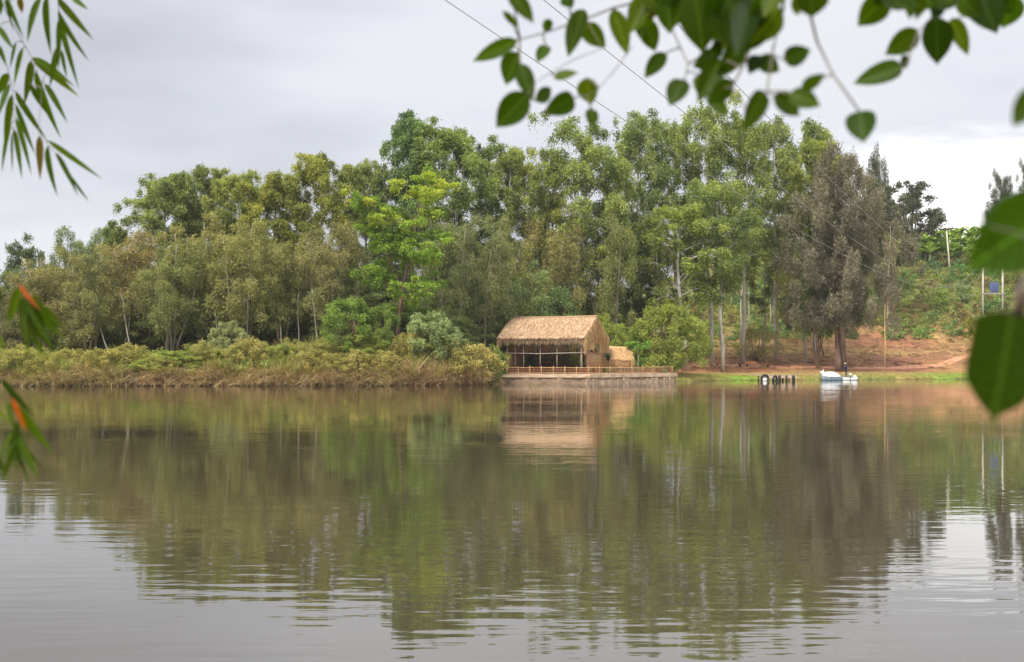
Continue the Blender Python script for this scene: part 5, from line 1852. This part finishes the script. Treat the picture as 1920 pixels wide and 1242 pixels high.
ov = [(0, 0.03), (0.04, 0.34), (0.12, 0.68), (0.25, 0.93), (0.4, 1.0), (0.55, 0.93), (0.7, 0.73), (0.82, 0.48), (0.92, 0.2), (1.0, 0.01)]
ov2 = [(0, 0.05), (0.03, 0.5), (0.12, 0.86), (0.28, 1.0), (0.45, 0.97), (0.6, 0.84), (0.74, 0.62), (0.86, 0.36), (0.94, 0.14), (1.0, 0.01)]
ov3 = [(0, 0.06), (0.02, 0.55), (0.1, 0.9), (0.25, 1.0), (0.45, 1.0), (0.62, 0.88), (0.75, 0.66), (0.83, 0.36), (0.88, 0.14), (0.93, 0.06), (1.0, 0.01)]
ln3 = [(0, 0.08), (0.04, 0.45), (0.12, 0.82), (0.25, 1.0), (0.45, 0.95), (0.65, 0.7), (0.82, 0.38), (0.93, 0.14), (1.0, 0.01)]
LM = [leaf_mesh('leaf_a', ov, 0.35, 0.12, M['broad']), leaf_mesh('leaf_b', ov2, 0.22, -0.1, M['broad']), leaf_mesh('leaf_c', ov, 0.15, 0.2, M['broad'])]
LBIG = leaf_mesh('leaf_big', ov3, 0.15, 0.08, M['broad'])
for v in LBIG.vertices:
    v.co.y *= 1 + 0.07 * math.sin(v.co.x * 23 + (2 if v.co.y > 0 else 0)) + 0.04 * math.sin(v.co.x * 47)
LBIG2 = leaf_mesh('leaf_big2', ov, 0.2, 0.06, M['broad'])
LB = [leaf_mesh('blade_a', ln3, 0.3, 0.1, M['bamboo_leaf']), leaf_mesh('blade_b', ln3, 0.15, -0.08, M['bamboo_leaf'])]
LO = leaf_mesh('blade_orange', ln3, 0.2, 0.05, M['autumn'])
FR = random.Random(17)


def put_leaf(root, me, b, t, w, D, col=(1, 1, 1), tilt=None, roll=None):
    p0 = P(b[0], b[1], D)
    dpt = D * (1 + (tilt if tilt is not None else FR.uniform(-0.012, 0.012)))
    p1 = P(t[0], t[1], dpt)
    L = (p1 - p0).length
    W = w / F * D * 0.97
    X_ = (p1 - p0).normalized()
    Z_ = X_.cross(Vector((0, 1, 0))).normalized().cross(X_) * -1
    Y2 = Z_.cross(X_).normalized()
    ro = roll if roll is not None else FR.uniform(-0.6, 0.6)
    Yr = Y2 * math.cos(ro) + Z_ * math.sin(ro)
    Zr = X_.cross(Yr).normalized()
    from mathutils import Matrix
    mt = Matrix((X_, Yr, Zr)).transposed().to_4x4()
    o = link('leaf', me, root)
    S = W / max(0.75, math.cos(ro))
    mt = Matrix.Translation(p0 - root.location) @ mt @ Matrix.Diagonal((L, S, (L + S) / 2 * 0.8, 1))
    o.matrix_local = mt
    o.color = (*col, 1)
    return p0


def branch(name, label, cat, leaf_list, stems, Dfun, kind, anchor):
    root = empty(name, P(anchor[0], anchor[1], Dfun(anchor[0], anchor[1])))
    tag(root, label, cat)
    mb = MB()
    pts_all = []
    for st_, r0 in stems:
        pts = [P(x, y, Dfun(x, y)) for x, y in st_]
        mb.tube([p - root.location for p in pts], [r0 * (1 - 0.5 * i / max(1, len(pts) - 1)) for i in range(len(pts))], 6)
        for a_, b_ in zip(st_[:-1], st_[1:]):
            for k_ in range(7):
                pts_all.append((a_[0] + (b_[0] - a_[0]) * k_ / 6, a_[1] + (b_[1] - a_[1]) * k_ / 6))
    for it in leaf_list:
        b_, t_, w_ = it[0], it[1], it[2]
        cf = it[3] if len(it) > 3 else 'g'
        D = Dfun(*b_)
        q = FR.uniform(0.75, 1.2)
        col = (q * FR.uniform(0.9, 1.15), q, q)
        if cf == 'd':
            col = (0.45, 0.5, 0.5)
        elif cf == 'y':
            col = (1.7, 1.35, 1.0)
        elif cf == 'r':
            col = (1.7, 0.65, 0.8)
        me = {'b': LB, 's': LM}[kind][FR.randrange(len({'b': LB, 's': LM}[kind]))]
        if cf == 'o':
            me, col = LO, (1, 1, 1)
        if cf == 'B':
            me, col = LBIG, (0.6, 0.62, 0.6)
        if cf == 'T':
            me, col = LBIG2, (0.85, 1.0, 0.8)
        kw = {}
        if cf in 'BT':
            kw = dict(tilt=0.0, roll=0.1)
        put_leaf(root, me, b_, t_, w_, D, col, **kw)
        near = min(pts_all, key=lambda s: (s[0] - b_[0]) ** 2 + (s[1] - b_[1]) ** 2)
        dist = math.hypot(near[0] - b_[0], near[1] - b_[1])
        if dist > 2:
            r_ = 0.0006 * D if kind == 's' else 0.0003 * D
            m_ = ((near[0] + b_[0]) / 2 + FR.uniform(-4, 4), (near[1] + b_[1]) / 2 - dist * 0.08)
            mb.tube([P(*near, Dfun(*near)) - root.location, P(*m_, Dfun(*m_)) - root.location, P(*b_, D) - root.location], [r_ * 1.3, r_, r_], 5, False)
    link('stem', mb.mesh('stem', M['twig'], True), root)
    return root


dtop = lambda x, y: 2.0 + 0.22 * math.sin(x / 140.0) + 0.08 * math.sin(y / 40.0)
L1 = [((970, 76), (885, 114), 34), ((943, 22), (973, 52), 15), ((955, -14), (1001, 42), 34), ((972, 98), (945, 160), 44), ((975, 120), (998, 186), 36),
      ((990, 176), (929, 240), 58), ((1025, 86), (1007, 120), 26), ((1093, 18), (1068, 110), 38), ((1096, 45), (1135, 90), 38), ((1030, 36), (1022, 62), 20),
      ((1150, 18), (1178, 100), 38, 'y'), ((1040, 146), (1085, 138), 22, 'y'), ((1100, 146), (1108, 197), 40, 'y'), ((1004, 190), (1036, 164), 28), ((1076, 184), (1018, 212), 42),
      ((1108, 204), (1112, 238), 26), ((1249, 100), (1206, 144), 34), ((1281, 150), (1257, 201), 42), ((1215, -10), (1180, 62), 44, 'y'), ((1240, 0), (1192, 40), 44, 'r'),
      ((1255, -8), (1255, 62), 52), ((1055, -5), (1075, 12), 30), ((1230, 10), (1290, -6), 40, 'r'), ((1300, -16), (1326, 95), 92), ((1330, -8), (1402, 40), 62), ((1290, -10), (1262, 48), 50),
      ((1350, 0), (1370, 84), 60), ((1425, 12), (1373, 112), 58), ((1402, 58), (1344, 152), 46), ((1352, 112), (1308, 190), 46), ((1372, 150), (1332, 196), 38),
      ((1330, 172), (1362, 216), 30), ((1310, 140), (1322, 188), 26, 'y'), ((1460, 14), (1408, 84), 62, 'y'), ((1412, -5), (1384, 110), 52, 'd'), ((1380, -6), (1440, 50), 60),
      ((1470, 113), (1518, 94), 40), ((1504, 166), (1546, 140), 26), ((1450, 180), (1502, 216), 46), ((1480, 176), (1538, 196), 44), ((1432, 172), (1390, 248), 42),
      ((1398, 205), (1428, 228), 30), ((1520, -18), (1524, 33), 66), ((1488, -8), (1502, 30), 30, 'y')]
S1 = [([(1340, -60), (1230, -5), (1150, 15), (1100, 35), (1020, 62), (975, 74)], 0.0022), ([(1230, -5), (1262, 60), (1290, 120), (1284, 150)], 0.0016),
      ([(1185, 88), (1150, 135), (1118, 170), (1100, 180)], 0.0011), ([(1100, 35), (1128, 92), (1075, 112), (1010, 150), (985, 180)], 0.0010), ([(1340, -60), (1390, 30), (1400, 110), (1372, 165)], 0.0024),
      ([(1475, -60), (1468, 20), (1450, 90), (1438, 172)], 0.0022), ([(1340, -60), (1475, -60)], 0.003), ([(1475, -60), (1510, -10), (1532, 78), (1562, 140), (1612, 210)], 0.0024)]
L1.append(((1612, 209), (1620, 270), 56))
for q in range(20):
    bx_ = FR.uniform(1195, 1465)
    by_ = FR.uniform(-25, 60) if q < 13 else FR.uniform(20, 110)
    if q >= 13:
        bx_ = FR.uniform(1335, 1430)
    an_ = FR.uniform(0.5, 2.6)
    ll_ = FR.uniform(34, 62)
    L1.append(((bx_, by_), (bx_ + ll_ * math.cos(an_), by_ + ll_ * math.sin(an_)), ll_ * FR.uniform(0.55, 0.85), FR.choice('gdggy')))
branch('leafy_branch', 'blurred green leafy branch hanging in from the top centre, in front of the sky', 'branch', L1, S1, dtop, 's', (1340, -60))
L2 = [((1662, -10), (1612, 52), 56), ((1650, -14), (1700, 18), 54), ((1722, 57), (1660, 104), 46), ((1692, 126), (1600, 160), 44), ((1692, 104), (1700, 130), 22, 'd'),
      ((1756, 32), (1758, 122), 60, 'd'), ((1784, 36), (1813, 106), 38, 'y'), ((1790, -18), (1742, 26), 52), ((1832, -24), (1868, 58), 72, 'd'), ((1902, -10), (1882, 54), 56),
      ((1802, -4), (1838, 36), 44), ((1860, -10), (1905, 22), 44), ((1760, -12), (1720, 14), 40)]
for q in range(9):
    bx_, by_ = FR.uniform(1650, 1880), FR.uniform(-30, 5)
    an_ = FR.uniform(0.5, 2.6)
    ll_ = FR.uniform(30, 48)
    L2.append(((bx_, by_), (bx_ + ll_ * math.cos(an_), by_ + ll_ * math.sin(an_)), ll_ * FR.uniform(0.6, 0.9), FR.choice('gdgd')))
S2 = [([(1800, -80), (1770, -20), (1750, 30), (1722, 58), (1700, 120)], 0.0022), ([(1800, -80), (1860, -30), (1840, 20), (1790, 36)], 0.002), ([(1800, -80), (1660, -30)], 0.002)]
branch('leafy_branch', 'blurred green leafy branch hanging in at the top right corner', 'branch', L2, S2, dtop, 's', (1800, -80))
dbig = lambda x, y: 1.10 + 0.04 * math.sin(y / 120.0)
L3 = [((1990, 385), (1814, 506), 150, 'T'), ((1898, 588), (1862, 802), 150, 'B'), ((1945, 170), (1898, 240), 50), ((1852, 424), (1846, 392), 22)]
S3 = [([(2080, 60), (2020, 250), (1985, 380), (1935, 500), (1912, 545), (1900, 590)], 0.0032), ([(2045, 160), (1985, 160), (1945, 170)], 0.001)]
rb = branch('leafy_twig', 'very close twig with two big blurred dark green leaves at the right edge', 'branch', L3, S3, dbig, 's', (2080, 60))
link('bract', MB().tube([P(1912, 520, 1.1) - rb.location, P(1914, 560, 1.1) - rb.location, P(1913, 600, 1.1) - rb.location], [0.003, 0.0045, 0.003], 8).mesh('bract', M['dark_wood'], True), rb)

db1 = lambda x, y: 3.6 + 0.2 * math.sin(y / 60.0) + 0.1 * math.sin(x / 25.0)
B1 = [((78, -4), (48, 79), 17), ((90, -8), (93, 106), 16), ((108, -4), (178, 75), 15), ((110, 20), (165, 117), 12), ((112, 30), (152, 169), 13), ((135, -4), (167, 20), 10), ((111, 35), (110, 136), 10),
      ((116, 95), (127, 148), 9), ((107, 90), (93, 165), 11), ((60, 108), (151, 185), 16, 'y'), ((64, 110), (140, 161), 13), ((43, 90), (28, 164), 13), ((58, 115), (46, 198), 14), ((68, 133), (112, 262), 16),
      ((84, 158), (127, 230), 11), ((57, 158), (99, 224), 13), ((30, 172), (88, 266), 13), ((30, 196), (69, 294), 11), ((29, 222), (60, 328), 9), ((26, 243), (42, 336), 9), ((23, 178), (7, 282), 14),
      ((22, 232), (1, 325), 9), ((23, 250), (24, 325), 5), ((18, 158), (-2, 222), 15), ((14, 138), (-6, 182), 16), ((-2, 86), (14, 126), 10), ((-3, 50), (28, 95), 12), ((9, -2), (26, 62), 5),
      ((14, -4), (43, 72), 10), ((74, 256), (75, 340), 13, 'r'), ((91, 273), (105, 370), 14), ((90, 264), (194, 338), 11), ((104, 287), (148, 368), 9), ((136, 333), (167, 380), 6), ((38, -4), (41, 26), 13, 'r'),
      ((0, -6), (3, 30), 12), ((30, 80), (20, 130), 8)]
Sb1 = [([(70, -60), (108, -10), (112, 40), (110, 90), (80, 150), (72, 250), (88, 268), (104, 288)], 0.0012), ([(-20, -50), (10, 20), (42, 78), (60, 108), (70, 132)], 0.0014), ([(-30, 60), (14, 125), (24, 170), (26, 240)], 0.0012)]
branch('bamboo_branch', 'spray of long narrow green bamboo leaves hanging in the upper left corner', 'branch', B1, Sb1, db1, 'b', (70, -60))
db2 = lambda x, y: 2.2
B2 = [((37, 533), (86, 594), 9, 'o'), ((36, 540), (14, 616), 18), ((42, 560), (50, 642), 16), ((53, 610), (52, 670), 7), ((50, 560), (98, 656), 13), ((54, 560), (120, 638), 17), ((78, 575), (123, 621), 14),
      ((61, 598), (78, 674), 13), ((44, 552), (72, 640), 13), ((-6, 628), (8, 656), 10, 'y')]
for q in range(9):
    an_ = FR.uniform(0.7, 1.9)
    ll_ = FR.uniform(60, 110)
    b_ = (FR.uniform(38, 66), FR.uniform(540, 590))
    B2.append((b_, (b_[0] + ll_ * math.cos(an_), b_[1] + ll_ * math.sin(an_)), FR.uniform(6, 10)))
Sb2 = [([(-60, 490), (-10, 520), (20, 534), (38, 536), (48, 556), (56, 580)], 0.0008)]
branch('bamboo_branch', 'small bamboo leaf tuft with a bright orange blade at the left edge, middle height', 'branch', B2, Sb2, db2, 'b', (-60, 490))
B3 = [((2, 710), (68, 787), 13, 'd'), ((22, 746), (58, 828), 9, 'o'), ((34, 762), (102, 850), 21), ((34, 812), (74, 904), 18), ((32, 824), (28, 890), 8), ((30, 828), (1, 907), 10), ((17, 752), (28, 814), 11),
      ((-8, 770), (16, 790), 9, 'y'), ((-10, 845), (12, 900), 9), ((40, 860), (54, 910), 6)]
for q in range(7):
    an_ = FR.uniform(0.9, 2.2)
    ll_ = FR.uniform(55, 95)
    b_ = (FR.uniform(18, 38), FR.uniform(755, 835))
    B3.append((b_, (b_[0] + ll_ * math.cos(an_), b_[1] + ll_ * math.sin(an_)), FR.uniform(6, 11)))
Sb3 = [([(-60, 680), (-10, 700), (4, 712), (20, 744), (34, 800), (32, 826)], 0.0009)]
branch('bamboo_branch', 'small bamboo leaf tuft with a red-brown blade at the left edge over the water', 'branch', B3, Sb3, db2, 'b', (-60, 680))
